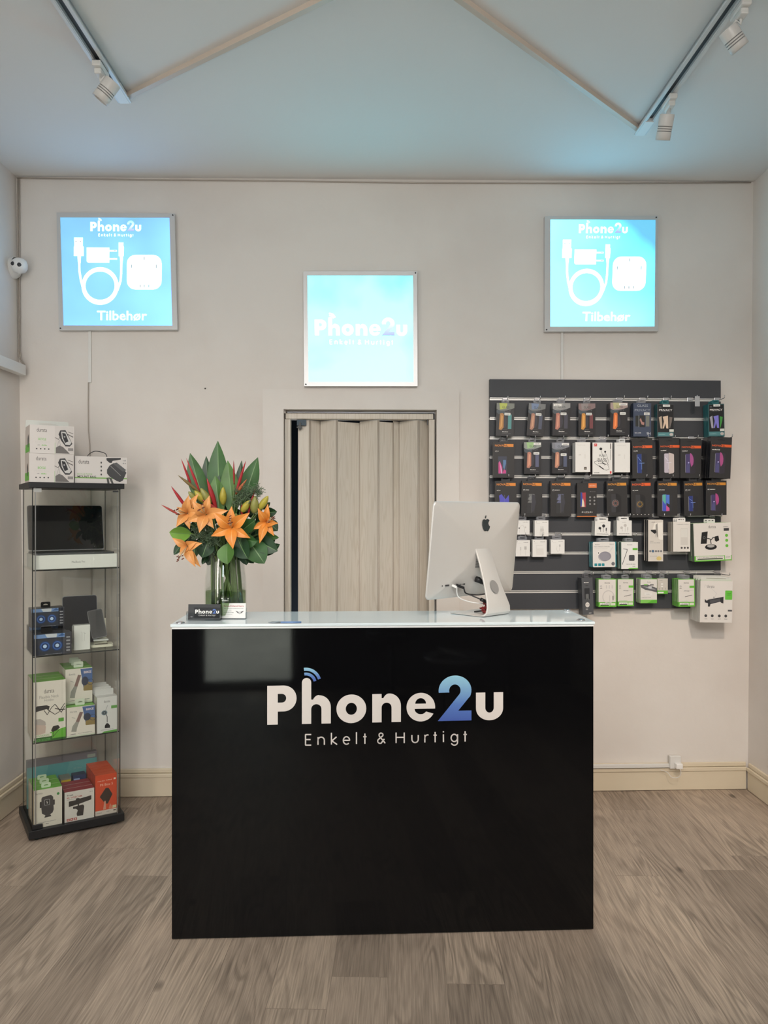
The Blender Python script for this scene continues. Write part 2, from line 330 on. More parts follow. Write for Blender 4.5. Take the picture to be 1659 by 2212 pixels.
cz = lambda x: TL.z+(TR.z-TL.z)*(x-TL.x)/(TR.x-TL.x)
mb = MB(); mb.hexa([(-2.3, YR-.1, cz(-2.3)), (2.3, YR-.1, cz(2.3)), (2.3, 4.6, cz(2.3)), (-2.3, 4.6, cz(-2.3)), (-2.3, YR-.1, 3.5), (2.3, YR-.1, 3.5), (2.3, 4.6, 3.5), (-2.3, 4.6, 3.5)], CEILM)
tag(mb.build('ceiling'), kind='structure')
# back wall in three pieces around the doorway, one mesh
def wl(x, y, z): return Vector(WALL.w(x, y, z))
def lx(p): return (Vector((p.x, p.y, 0))-WALL.o).dot(WALL.x)
mb = MB(); T = .14
def wallpiece(a, b, c, d):
    q = [(p[0], 0, p[1]) for p in (a, b)]; f = [(p[0], p[1]) for p in (a, b, c, d)]
    mb.hexa([wl(a[0], 0, a[1]), wl(b[0], 0, b[1]), wl(b[0], T, b[1]), wl(a[0], T, a[1]), wl(d[0], 0, d[1]), wl(c[0], 0, c[1]), wl(c[0], T, c[1]), wl(d[0], T, d[1])], WM)
xl0, xl1 = -1.905, lx(TL)-.005; xr0, xr1 = 2.005, lx(TR)+.005
f = oz/3.32
wallpiece((xl0-.1, 0), (oL, 0), (oL, oz), (xl0+(xl1-xl0)*f-.1, oz)); wallpiece((oR, 0), (xr0+.1, 0), (xr0+(xr1-xr0)*f+.1, oz), (oR, oz))
wallpiece((xl0+(xl1-xl0)*f-.1, oz), (xr0+(xr1-xr0)*f+.1, oz), (xr1+.1, 3.37), (xl1-.1, 3.35))
tag(mb.build('wall_back'), kind='structure')
mb = MB(); A, B = wl(xl0, .1, 0), wl(xl1, .1, 3.35)
mb.hexa([(-2.1, YR, 0), (-1.905, YR, 0), A, (-2.1, A.y, 0), (-2.1, YR, 3.4), (-1.945, YR, 3.4), (B.x, B.y, 3.4), (-2.1, B.y, 3.4)], WM); tag(mb.build('wall_left'), kind='structure')
mb = MB(); A, B = wl(xr0, .1, 0), wl(xr1, .1, 3.35)
mb.hexa([(2.005, YR, 0), (2.25, YR, 0), (2.25, A.y, 0), A, (2.035, YR, 3.4), (2.25, YR, 3.4), (2.25, B.y, 3.4), (B.x, B.y, 3.4)], WM); tag(mb.build('wall_right'), kind='structure')
# rear wall (behind the camera) with the shop window
RWM = M((62, 62, 66), .7, name='rear_wall_paint'); mb = MB()
for a in ((-2.2, -1.24, 0, 3.5), (-.41, 2.3, 0, 3.5), (-1.24, -.41, 0, .02), (-1.24, -.41, 2.3, 3.5)): mb.box(a[0], a[1], YR-.15, YR, a[2], a[3], RWM)
tag(mb.build('wall_rear'), kind='structure')
wn = tag(empty('window_1', (-.825, YR-.07, .02)), kind='structure')
mb = MB(); FR = M((30, 30, 32), .5)
for a in ((-.415, -.365, 0, 2.28), (.365, .415, 0, 2.28), (-.365, .365, 0, .05), (-.365, .365, 2.23, 2.28)): mb.box(a[0], a[1], -.04, .04, a[2], a[3], FR)
mb.build('window_frame', wn); MB().box(-.365, .365, -.005, .005, .05, 2.23, GLASS).build('window_pane', wn)
mb = MB(); mb.box(-4, 3, YR-5, YR-.16, -.3, -.02, M((226, 216, 200), .8, var=.2, vscale=4)); mb.box(-4, 3, YR-5.2, YR-5, -.3, 2.2, M((120, 120, 118), .8, var=.15, vscale=3)); tag(mb.build('pavement'), kind='structure')
# skirting boards
def skirt(fr, x0, x1, name, h=.125):
    mb = MB(); mb.box(x0, x1, -.018, -.001, .002, h-.02, TRIMW); mb.box(x0, x1, -.024, -.001, h-.02, h, TRIMW); mb.box(x0, x1, -.014, -.001, h+.002, h+.024, TRIMW)
    tag(mb.build(name, None, fr.w(0, 0, 0), (0, 0, fr.a), .003), kind='structure')
skirt(WALL, -1.90, oL-.11, 'baseboard_back_left'); skirt(WALL, oR+.12, 1.985, 'baseboard_back_right')
LW = Frame(-1.903, 0, math.pi/2); RW = Frame(2.003, 0, -math.pi/2)
skirt(LW, YR+.02, 4.06, 'baseboard_left'); skirt(RW, -4.2, -YR-.02, 'baseboard_right')
# plaster surround of the doorway
a0, az = WALL.hit(567, 840, .014); a1, _ = WALL.hit(992, 840, .014)
mb = MB(); P2 = [(a0, 0), (oL, 0), (oL, oz), (oR, oz), (oR, 0), (a1, 0), (a1, az-.012), (a0, az)]
mb.poly([P2], lambda u, v, t: (u, -.014+.0135*t, v), WM, True); tag(mb.build('trim_1', None, WALL.w(0, 0, 0), (0, 0, WALL.a), .004), kind='structure')
# ---- folding door in the doorway
def wood_mat():
    m = bpy.data.materials.new('pale_ash_laminate'); m.use_nodes = True; n = m.node_tree.nodes; L = m.node_tree.links; b = n['Principled BSDF']
    tc = n.new('ShaderNodeTexCoord'); mp = n.new('ShaderNodeMapping'); mp.inputs['Scale'].default_value = (16, 1, .7); L.new(tc.outputs['Object'], mp.inputs['Vector'])
    nz = n.new('ShaderNodeTexNoise'); nz.inputs['Scale'].default_value = 1.6; nz.inputs['Detail'].default_value = 2; L.new(mp.outputs[0], nz.inputs['Vector'])
    mu = n.new('ShaderNodeMath'); mu.operation = 'MULTIPLY'; mu.inputs[1].default_value = 70; L.new(nz.outputs['Fac'], mu.inputs[0])
    sn = n.new('ShaderNodeMath'); sn.operation = 'SINE'; L.new(mu.outputs[0], sn.inputs[0])
    c = n.new('ShaderNodeValToRGB'); c.color_ramp.elements[0].color = rgb((203, 194, 180)); c.color_ramp.elements[1].color = rgb((212, 204, 192)); c.color_ramp.elements[1].position = .5
    mr = n.new('ShaderNodeMapRange'); mr.inputs['From Min'].default_value = -1; L.new(sn.outputs[0], mr.inputs['Value']); L.new(mr.outputs[0], c.inputs[0])
    L.new(c.outputs[0], b.inputs['Base Color']); b.inputs['Roughness'].default_value = .5; return m
WOOD = wood_mat()
door = tag(empty('door_1', WALL.w(0, 0, 0), (0, 0, WALL.a)), kind='structure')
HGM = M((176, 165, 152), .5)
D = -.05                                             # the door stands this far behind the wall face
hx = lambda px: WALL.hit(px, 1000, D)[0]
_, zt = WALL.hit(700, 893, D+.03); _, zb = WALL.hit(700, 905, D+.03)
MB().box(hx(618), hx(935), .02, .09, zb, zt, WOOD).build('door_track', door, bevel=.003)
MB().box(oL-.005, hx(618)+.0, .02, .13, zt, oz, WM).build('door_stop', door)
MB().box(hx(616), hx(628), .03, .10, 0, zb, WOOD).build('door_jamb', door); MB().box(hx(926), hx(938), .03, .10, 0, zb, WOOD).build('door_jamb', door)
xs = [643.5, 669, 690.5, 728, 776.6, 817.4, 849, 863, 903.5, 926]; dp = [.045, .05, .10, .03, .105, .03, .075, .10, .025, .085]
for i in range(9):
    x0, x1 = hx(xs[i])+.0015, hx(xs[i+1])-.0015; y0, y1 = dp[i], dp[i+1]; zz = zb-.004-(.008 if i in (3, 5) else 0)
    mb = MB(); mb.hexa([(x0, y0, .01), (x1, y1, .01), (x1, y1+.006, .01), (x0, y0+.006, .01), (x0, y0, zz), (x1, y1, zz), (x1, y1+.006, zz), (x0, y0+.006, zz)], WOOD)
    mb.build('door_leaf', door)
    if i < 8:
        mb = MB(); mb.tube([(x1+.0015, y1+.003, .01), (x1+.0015, y1+.003, zz)], .0055, HGM); mb.build('door_hinge', door)
hk = MB(); x0 = hx(642); z0 = WALL.hit(645, 906, D)[1]
hk.box(x0, x0+.05, .03, .045, z0-.035, z0-.004, M((38, 50, 58), .4, .5)); hk.box(x0+.012, x0+.022, .02, .03, z0-.06, z0-.02, BLACK); hk.box(x0+.0, x0+.03, .018, .028, z0-.05, z0-.042, BLACK)
hk.build('door_latch', door); hk = MB(); x0 = hx(924); hk.box(x0-.006, x0-.001, .02, .03, zb-.03, zb+.0, BLACK); hk.build('door_catch', door)
# back room seen through the gap; its darkness is put into the wall colour
DK = M((24, 34, 46), .8, name='back_room_dark'); mb = MB(); P = [wl(oL-.2, T, 0), wl(oR+.2, T, 0), wl(oR+.2, T+.8, 0), wl(oL-.2, T+.8, 0)]
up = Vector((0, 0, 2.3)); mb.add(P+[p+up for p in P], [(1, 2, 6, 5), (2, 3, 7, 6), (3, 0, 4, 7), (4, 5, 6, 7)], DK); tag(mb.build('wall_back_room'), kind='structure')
# ceiling trim strips: conduit
def zc(x): return cz(x)
EL = Vector((-1.112, 3.30, 0)); ER = Vector((1.205, 3.62, 0)); MID = Vector((.07, 2.49, 0))
for nm, a in (('trim_2', EL), ('trim_3', ER)):
    p = Vector((a.x, a.y, zc(a.x)-.010)); q = Vector((MID.x, MID.y, zc(MID.x)-.010))
    tag(MB().bar(p, q, .022, .02, M((205, 190, 176), .4)).build(nm), kind='structure')
# thin cable run around the top of the walls
CAB = M((176, 166, 156), .5)
mb = MB(); mb.tube([wq(36, 384, .006), wq(300, 388, .006), wq(620, 391, .006), wq(900, 395, .006), wq(1300, 396, .006), wq(1622, 394, .006)], .0035, CAB, 6)
tag(mb.build('ceiling_cable'), 'thin cable clipped along the joint of wall and ceiling', 'cable')
# ---- lightboxes
def bil(c, u, v): a = c[3]*(1-u)+c[2]*u; b = c[0]*(1-u)+c[1]*u; return a*(1-v)+b*v      # corners TL TR BR BL
FRM = M((208, 208, 208), .35, .3, name='sign_aluminium')
def em_mat(name, stops, strength, scale, seed, gain=(1, 1, 1), kx=0, kz=0, nk=1):
    m = bpy.data.materials.new(name); m.use_nodes = True; n = m.node_tree.nodes; L = m.node_tree.links; b = n['Principled BSDF']
    tc = n.new('ShaderNodeTexCoord'); mp = n.new('ShaderNodeMapping'); mp.inputs['Location'].default_value = (seed, seed*1.3, seed); L.new(tc.outputs['Object'], mp.inputs['Vector'])
    nz = n.new('ShaderNodeTexNoise'); nz.inputs['Scale'].default_value = scale; nz.inputs['Detail'].default_value = 1.5; L.new(mp.outputs[0], nz.inputs['Vector'])
    mr = n.new('ShaderNodeMapRange'); mr.inputs['From Min'].default_value = stops[0][0]; mr.inputs['From Max'].default_value = stops[1][0]; 
    sp = n.new('ShaderNodeSeparateXYZ'); L.new(tc.outputs['Object'], sp.inputs[0])      # uneven tubes behind the panel
    f = None
    for out, k_, off in ((nz.outputs['Fac'], nk, .5), (sp.outputs['X'], kx, .3), (sp.outputs['Z'], kz, .3)):
        a = n.new('ShaderNodeMath'); a.operation = 'SUBTRACT'; a.inputs[1].default_value = off; L.new(out, a.inputs[0])
        m_ = n.new('ShaderNodeMath'); m_.operation = 'MULTIPLY_ADD'; m_.inputs[1].default_value = k_; m_.inputs[2].default_value = .5 if f is None else 0; L.new(a.outputs[0], m_.inputs[0])
        if f is not None: L.new(f.outputs[0], m_.inputs[2])
        f = m_
    L.new(f.outputs[0], mr.inputs['Value'])
    mx = n.new('ShaderNodeMix'); mx.data_type = 'RGBA'; mx.clamp_result = False; L.new(mr.outputs[0], mx.inputs[0])
    mx.inputs[6].default_value = rgb(stops[0][1]); c = rgb(stops[1][1]); mx.inputs[7].default_value = (c[0]*gain[0], c[1]*gain[1], c[2]*gain[2], 1)
    b.inputs['Base Color'].default_value = (.1, .1, .1, 1); L.new(mx.outputs[2], b.inputs['Emission Color']); b.inputs['Emission Strength'].default_value = strength
    b.inputs['Roughness'].default_value = .3; return m
EWH = M((255, 255, 255), .5, emit=1.25, name='backlit_white'); EWH.node_tree.nodes['Principled BSDF'].inputs['Emission Color'].default_value = (1.1, 2.4, 2.9, 1)
EGR = M((225, 232, 236), .5, emit=1.0, name='backlit_grey')
E2A = grad_mat('backlit_two_left', [(0, (150, 160, 215)), (.5, (205, 225, 240)), (1, (150, 215, 240))], 1.0)
E2B = grad_mat('backlit_two', [(0, (146, 160, 222)), (.5, (186, 204, 240)), (1, (255, 255, 255))], 1.0)
def sign(outer, inner, panel, label, art, depth=.034, off2=.0):
    O = [WALL.hit(*p, depth) for p in outer]; I = [WALL.hit(*p, depth) for p in inner]
    bx, bz = O[3]; root = empty('lightbox_sign', WALL.w(bx, 0, bz), (0, 0, WALL.a), label, 'lightbox', 'lightbox signs on the back wall')
    o = [Vector((x-bx, z-bz)) for x, z in O]; i = [Vector((x-bx, z-bz)) for x, z in I]
    mb = MB(); F = lambda q, y: (q.x, y, q.y)
    vs = [F(q, -depth) for q in o]+[F(q, -depth) for q in i]+[F(q, -.003) for q in o]+[F(q, -depth+.006) for q in i]
    fs = [(k, (k+1) % 4, 4+(k+1) % 4, 4+k) for k in range(4)]+[(k, (k+1) % 4, 8+(k+1) % 4, 8+k) for k in range(4)]+[(4+k, 4+(k+1) % 4, 12+(k+1) % 4, 12+k) for k in range(4)]+[(8, 9, 10, 11)]
    mb.add(vs, fs, FRM); mb.build('sign_frame', root)
    mb = MB(); mb.add([F(q, -depth+.005) for q in i], [(0, 1, 2, 3)], panel); mb.build('lit_panel', root)
    a = MB(); fn = lambda u, v, t: F(bil(i, u, v), -depth+.005-.0006*(1+lay[0])); lay = [0]
    art(a, fn, root, lay)
    for q in (o[1]*.985+o[3]*.015, o[3]*.985+o[1]*.015): mb = MB(); mb.tube([(q.x, -depth-.003, q.y), (q.x, -depth, q.y)], .004, M((84, 84, 86), .4, .6)); mb.build('screw', root)
    return root
def art_accessories(two, wh):
    def art(a, fn, root, lay):
        U = lambda x, y: ((x-552)/978, (1093-y)/975)
        g = lambda u, v, t: fn(*U(u+15-30*(v-115)/980, v), t)
        lf = lambda u, v, t: g(805+u*.2905, 240-v*.318, t)
        draw_logo(a, lf, wh, 14)
        for wf in WIFI: a.poly([wf], lf, EGR)
        for pg in ([(660, 298), (738, 298), (738, 380), (746, 380), (746, 465), (658, 465), (658, 380), (662, 380)], [(690, 465), (722, 465), (718, 530), (695, 530)],
                   [(772, 388), (975, 388), (975, 525), (785, 525), (772, 510)], [(975, 410), (1043, 410), (1043, 424), (975, 424)], [(975, 483), (1045, 483), (1045, 497), (975, 497)],
                   [(1058, 342), (1101, 342), (1101, 375), (1106, 380), (1104, 465), (1058, 465)], [(1068, 465), (1098, 465), (1094, 525), (1074, 525)]):
            a.poly([pg], g, wh)
        lay[0] = 1
        for k, pts in enumerate(([(706, 520), (708, 600), (722, 690), (745, 770), (790, 830)]+arc(890, 735, 158, 158, 150, -25, 6)[:0], [(1083, 520), (1082, 620), (1076, 690), (1050, 770), (1000, 830)])):
            for q in ribbon(pts, 19): a.poly([q], g, wh)
        a.poly([[(x, y) for x, y in arc(893, 735, 166, 170, 0, 360, 40)[:-1]], arc(893, 732, 131, 128, 0, 360, 40)[:-1]], g, wh)
        a.poly([rrect(1133, 453, 1446, 766, 78)], g, wh)
        lay[0] = 3
        gr = M((170, 140, 130), .5, emit=.5); g2 = M((150, 160, 165), .5, emit=.5)
        for x, y in ((672, 332), (712, 332)): a.poly([[(x, y), (x+14, y), (x+14, y+7), (x, y+7)]], g, gr)
        for x, y in ((1015, 413), (1017, 487)): a.poly([[(x, y), (x+22, y), (x+22, y+6), (x, y+6)]], g, gr)
        for x, y, h in ((1172, 542, 30), (1394, 542, 30), (1284, 470, 30), (1248, 722, 25), (1287, 722, 25), (1326, 722, 25)): a.poly([[(x, y), (x+8, y), (x+8, y+h), (x, y+h)]], g, g2)
        for pts in ([(1284, 500), (1302, 530), (1302, 585)], [(1205, 598), (1230, 588)], [(1342, 665), (1342, 605), (1390, 590)]):
            for q in ribbon(pts, 2): a.poly([q], g, EGR)
        lay[0] = 1; vs, fs = text_tris('Tilbehør', .014)
        a.add([g(865+450*x, 1048-90*y, 0) for x, y in vs], fs, wh)
        a.build('printed_artwork', root)
        b = MB(); lay[0] = 5; b.poly(TWO, lf, two); b.build('numeral', root)
    return art
PA = em_mat('backlit_blue_left', [(.25, (126, 200, 231)), (.75, (160, 234, 248))], 1.0, 4, 1, (1, 1.15, 3.2), .35, -.45, .6)
PC = em_mat('backlit_blue_right', [(.22, (104, 205, 245)), (.62, (176, 251, 255))], 1.0, 3, 4, (1.1, 3.3, 4.9), -.8, -.45, .5)
PB = em_mat('backlit_white_centre', [(.26, (140, 222, 244)), (.50, (194, 252, 255))], 1.0, 4, 9, (1.0, 4.3, 5.4), -.1, -.35, .9)
s1 = sign([(122, 459), (377, 461), (383, 712), (127, 713)], [(129.5, 469), (366, 470), (372, 703.5), (137, 703)], PA, 'square lit sign showing cable and charger, beside the ceiling camera dome', art_accessories(E2A, EWH))
s3 = sign([(1177, 467), (1421, 466), (1422, 715), (1177, 716)], [(1189, 474), (1416.7, 474.5), (1414, 705), (1189, 705.5)], PC, 'square lit sign showing cable and charger, above the slatwall display', art_accessories(E2B, EWH))
def art_logo(a, fn, root, lay):
    g = lambda u, v, t: fn((u-188)/1263, (1466-v)/1273, t); lf = lambda u, v, t: g(268+u*.7085, 905-v*.72+u*.005, t)
    draw_logo(a, lf, EWH, 13)
    for wf in WIFI: a.poly([wf], lf, EWH)
    for pts in ([(487, 684), (493, 700)], [(504, 668), (516, 692)]):
        for q in ribbon(pts, 7): a.poly([q], g, M((130, 190, 205), .5, emit=.8))
    a.build('printed_artwork', root); b = MB(); lay[0] = 2; b.poly(TWO, lf, E2B); b.build('numeral', root)
s2 = sign([(655, 586), (901, 586), (902, 834), (657, 834)], [(664, 595), (892, 595), (893, 825), (667, 825)], PB, 'square lit sign with only the shop wordmark, above the doorway', art_logo)
# cables and conduits of the signs
def conduit(px0, y0, px1, y1, w, label, nm='cable_conduit', cat='conduit'):
    x0, z0 = WALL.hit(px0, y0, .01); x1, z1 = WALL.hit(px1, y1, .01)
    o = MB().box(-w/2, w/2, -.011, -.001, 0, z0-z1, PLAST).build(nm, None, WALL.w((x0+x1)/2, 0, z1), (0, 0, WALL.a), .001); tag(o, label, cat)
conduit(193.5, 715, 193.5, 826, .015, 'white conduit hanging below the sign by the camera dome'); conduit(1214.5, 717, 1214.5, 822, .012, 'thin white conduit between right sign and slatwall panel')
mb = MB(); mb.tube([wq(191, 826, .006), wq(190.5, 870, .006), wq(191, 930, .006), wq(194, 960, .006), wq(196, 1040, .006), wq(197, 1250, .006), wq(198, 1640, .006)], .003, CAB, 6)
tag(mb.build('sign_cable'), 'thin pale cable running down the wall behind the glass cabinet', 'cable')
# corner cables, trunking, ceiling camera
mb = MB()
for dx in (0, 3): mb.tube([wq(38+dx, 386, .012), wq(39+dx, 560, .012), wq(40+dx, 760, .012), wq(43+dx, 776, .02), wq(50+dx, 787, .03)], .0035, CAB, 6)
tag(mb.build('corner_cable'), 'pair of thin cables down the wall corner by the camera dome', 'cable')
def lwp(px, py):   # on the left wall
    d = Vector(((px-CX)/FP, 1, -(py-HY)/FP)); t = -1.92/d.x; return Vector((0, 0, CH))+d*t
p0, p1 = lwp(0, 791), lwp(57, 803); mb = MB()
mb.box(-1.925, -1.885, 2.0, 4.05, p1.z-.035, p1.z+.02, PLAST); tag(mb.build('cable_trunking', bevel=.003), 'white plastic trunking on the side wall below the camera dome', 'trunking')
cb = wl(*(WALL.hit(28, 577, .06)[0], -.06, WALL.hit(28, 577, .06)[1]))
mb = MB(); mb.tube([wq(443, 839, .006), wq(443, 839, .0)], .004, M((90, 84, 78), .5, .4), 8); tag(mb.build('wall_nail'), 'tiny dark nail in the bare wall left of the doorway', 'nail')
dm = empty('security_camera', (cb.x, cb.y, cb.z), (0, 0, 0), 'white dome security camera with two dark lenses in the wall corner', 'security camera')
mb = MB(); mb.lathe([(0, -.03), (.052, -.03), (.056, -.024), (.056, -.01), (.05, .0), (.046, .02), (.036, .04)], PLAST, n=32)
o = mb.build('housing', dm, rot=(math.radians(75), 0, math.radians(62)))
mb = MB(); mb.lathe([(0, .04), (.02, .038), (.034, .028), (.041, .01), (.040, -.012), (.03, -.03), (0, -.04)], WHITE, n=28); o = mb.build('camera_ball', dm, loc=(.048, -.030, -.004))
for ddx, ddz in ((-.013, .002), (.019, -.004)):
    mb = MB(); mb.lathe([(0, .004), (.0085, .004), (.0105, .002), (.0105, -.008), (0, -.008)], M((52, 52, 54), .25), n=20); mb.build('lens', dm, loc=(.048+ddx-.004, -.066, ddz-.004), rot=(math.radians(90), 0, 0))
# ---- track lighting
TRK = M((214, 216, 217), .35, .1, name='track_white')
def track(x0, ye, x1, y1, label):
    root = empty('lighting_track', (x0, ye, zc(x0)), (0, 0, 0), label, 'lighting track', 'lighting tracks on the ceiling')
    a = Vector((0, 0, 0)); b = Vector((x1-x0, y1-ye, zc(x1)-zc(x0))); d = (b-a).normalized(); s = Vector((d.y, -d.x, 0)).normalized(); k = Vector((0, 0, 1))
    def bar(o, w, z0, z1, mat, e0=0, e1=1, nm='x', par=root, m=None):
        mb = m or MB(); p = a+(b-a)*e0; q = a+(b-a)*e1
        mb.hexa([p+s*(o-w/2)+k*z0, p+s*(o+w/2)+k*z0, q+s*(o+w/2)+k*z0, q+s*(o-w/2)+k*z0, p+s*(o-w/2)+k*z1, p+s*(o+w/2)+k*z1, q+s*(o+w/2)+k*z1, q+s*(o-w/2)+k*z1], mat); return mb
    m = bar(-.015, .006, -.034, -.001, TRK); bar(.015, .006, -.034, -.001, TRK, m=m); bar(0, .036, -.012, -.001, TRK, m=m); bar(-.022, .012, -.036, -.03, TRK, m=m); bar(.022, .012, -.036, -.03, TRK, m=m)
    m.build('track_rail', root)
    bar(0, .024, -.020, -.0125, M((60, 62, 66), .5)).build('conductor_channel', root)
    bar(0, .040, -.038, -.012, M((232, 234, 235), .35), 0, .03).build('end_feed', root)
track(-1.112, 3.30, -1.135, -.6, 'white ceiling lighting track on the cabinet side of the room'); track(1.205, 3.62, 1.262, -.6, 'white ceiling lighting track on the slatwall side of the room')
def spot(ad, hc, axis, r, ln, label, power, col=WARM):
    ad = Vector(ad); hc = Vector(hc); ax = Vector(axis).normalized(); root = empty('track_spotlight', ad, (0, 0, 0), label, 'spotlight', 'track spotlights')
    mb = MB(); mb.box(-.018, .018, -.05, .05, -.022, .0, PLAST); mb.box(-.014, .014, -.035, .03, -.045, -.022, PLAST); mb.build('track_adapter', root, bevel=.005)
    hb = hc-ax*ln*.30-ad
    mb = MB(); mb.tube([(0, 0, -.04), (0, 0, -.06), (hb.x*.4, hb.y*.4, hb.z*.55), tuple(hb)], .007, PLAST); mb.build('arm', root)
    rot = ax.to_track_quat('Z', 'Y').to_euler()
    G = M((140, 138, 136), .5); rd = M((214, 210, 206), .35); mb = MB(); prof = [(0, -ln/2), (r*.96, -ln/2), (r, -ln/2+.003), (r, -ln*.04)]
    mb.lathe(prof, rd, n=36)
    for k in range(3):
        z = -ln*.04+k*.009; mb.lathe([(r, z), (r-.002, z+.0008), (r-.002, z+.0028), (r, z+.0036)], G, n=36); mb.lathe([(r, z+.0036), (r, z+.009)], rd, n=36)
    mb.lathe([(r, -ln*.04+.027), (r, ln/2), (r-.004, ln/2), (r-.005, ln*.2)], rd, n=36); mb.build('lamp_head', root, loc=hc-ad, rot=rot)
    mb = MB(); mb.lathe([(r-.005, ln*.2), (0, ln*.1)], M((60, 58, 56), .4), n=24); mb.build('reflector', root, loc=hc-ad, rot=rot)
    if power:
        lamp('SPOT', 'spotlight_beam', hc+ax*(ln/2+.004), hc+ax*3, power, col, .02, angle=70, blend=1)
def cp(px, py, Y): return pix(px, py, Y)
spot((-1.117, 3.03, zc(-1.1)-.036), cp(230, 196, 3.03), (-.60, .05, -.78), .033, .088, 'white cylinder spotlight on the cabinet side track', 9)
spot((1.225, 3.30, zc(1.2)-.036), cp(1436.5, 275, 3.22), (-.05, .42, -.9), .030, .098, 'white cylinder spotlight pointing down near the conduit corner', 10)
spot((1.252, 2.70, zc(1.25)-.036), cp(1585, 84, 2.72), (.62, .15, -.77), .033, .082, 'white cylinder spotlight tilted towards the side wall, top corner', 10)
# ---- power socket, adapter and trunking above the skirting
x0, z0 = WALL.hit(1283, 1657, .02); x1, z1 = WALL.hit(1452, 1657, .02)
o = MB().box(0, x1-oR-.13, -.034, -.0145, -.009, .009, PLAST).build('skirting_trunking', None, WALL.w(oR+.13, 0, .139), (0, 0, WALL.a), .002)
tag(o, 'white trunking along the top of the skirting, ending at the socket', 'trunking')
sx, sz = WALL.hit(1461, 1648, .05); so = empty('wall_socket', WALL.w(sx, -.0, sz), (0, 0, WALL.a), 'white surface socket box above the skirting, below the slatwall', 'socket')
MB().box(-.032, .030, -.045, -.026, -.035, .035, PLAST).build('face_plate', so, bevel=.004); MB().box(-.028, .026, -.027, -.001, -.03, .03, M((205, 200, 192), .4)).build('back_box', so, bevel=.004)
ch = empty('phone_charger', WALL.w(sx+.008, -.046, sz-.012), (0, 0, WALL.a), 'small white plug charger with thin cable in the wall socket', 'charger')
MB().box(-.018, .018, -.032, 0, -.014, .014, M((245, 243, 240), .25)).build('plug_body', ch, bevel=.004)
MB().tube(cr([(0, -.03, -.01), (.002, -.04, -.03), (-.01, -.035, -.055), (-.04, -.02, -.06), (-.055, .0, -.04), (-.09, .005, -.028)]), .0016, PLAST, 6).build('cable', ch)
# ================================================================ counter
fl = onfloor(371, 2031); frr = onfloor(1282, 2009)
CA = math.atan2(frr.y-fl.y, frr.x-fl.x); CW = (frr-fl).length; CF = Frame(fl.x, fl.y, CA); CT = 1.122; CD = .325
GLOSS = bpy.data.materials.new('black_gloss_laminate'); GLOSS.use_nodes = True
b = GLOSS.node_tree.nodes['Principled BSDF']; b.inputs['Base Color'].default_value = (.0035, .0035, .004, 1); b.inputs['Roughness'].default_value = .05; b.inputs['IOR'].default_value = 1.37
TOPG = M((222, 234, 238), .06, name='back_painted_glass'); TOPG.node_tree.nodes['Principled BSDF'].inputs['IOR'].default_value = 1.6
ct = empty('reception_counter', CF.w(0, 0, 0), (0, 0, CA), 'glossy black reception counter with white glass top and shop wordmark', 'counter')
MB().box(0, CW, 0, .016, .004, 1.104, GLOSS).build('front_panel', ct, bevel=.001, seg=1)
for x in (.001, CW-.017): MB().box(x, x+.016, .017, CD-.02, .0, 1.104, M((226, 226, 224), .3)).build('side_panel', ct)
MB().box(.017, CW-.017, CD-.036, CD-.02, .0, 1.104, M((226, 226, 224), .3)).build('back_panel', ct)
MB().box(.0, CW, -.002, CD, 1.1045, 1.112, M((230, 232, 232), .3)).build('top_board', ct)
MB().box(-.004, CW+.004, -.006, CD+.004, 1.112, CT, TOPG).build('glass_top', ct, bevel=.0015)
for px, py in ((379, 1351.5), (1270.5, 1346.5), (1226, 1318)):
    p = onfloor(px, py, CT+.004); v = Vector((p.x, p.y, 0))-CF.o; lxx, lyy = v.dot(CF.x), v.dot(CF.y)
    mb = MB(); mb.lathe([(0, 0), (.014, 0), (.0155, .002), (.0145, .0055), (.010, .0075), (0, .008)], CHROME, n=24); mb.build('glass_peg', ct, loc=(lxx, max(lyy, .012), CT))
mb = MB(); mb.lathe([(0, 0), (.014, 0), (.0155, .002), (.0145, .0055), (0, .008)], CHROME, n=24); mb.build('glass_peg', ct, loc=(.03, CD-.03, CT))
LW_ = M((222, 214, 208), .35, name='white_vinyl')
def cfn(zx, zy, t=0):
    x, z = CF.hit(560+zx/3.072, 1420+zy/3.072, 0); return (x, -.0008+.0006*t, z)
lf = lambda u, v, t: cfn(53+u, 447-v-u*.0215, t)
mb = MB(); draw_logo(mb, lf, LW_, False, True)
for ch_, x in TAG:
    for st in GL[ch_][1]:
        for q in ribbon(st, 8): mb.poly([q], lambda a, b_, t: cfn(53+a+x, 582-(b_)-(x-254)*.0225, t), LW_, True)
mb.build('wordmark', ct)
G2 = grad_mat('blue_vinyl', [(0, (72, 96, 170)), (.35, (88, 122, 190)), (1, (150, 200, 220))], rough=.35)
mb = MB(); mb.poly(TWO, lf, G2, True); mb.build('wordmark_numeral', ct)
mb = MB()
for wf in WIFI: mb.poly([wf], lf, G2, True)
mb.build('signal_arcs', ct)
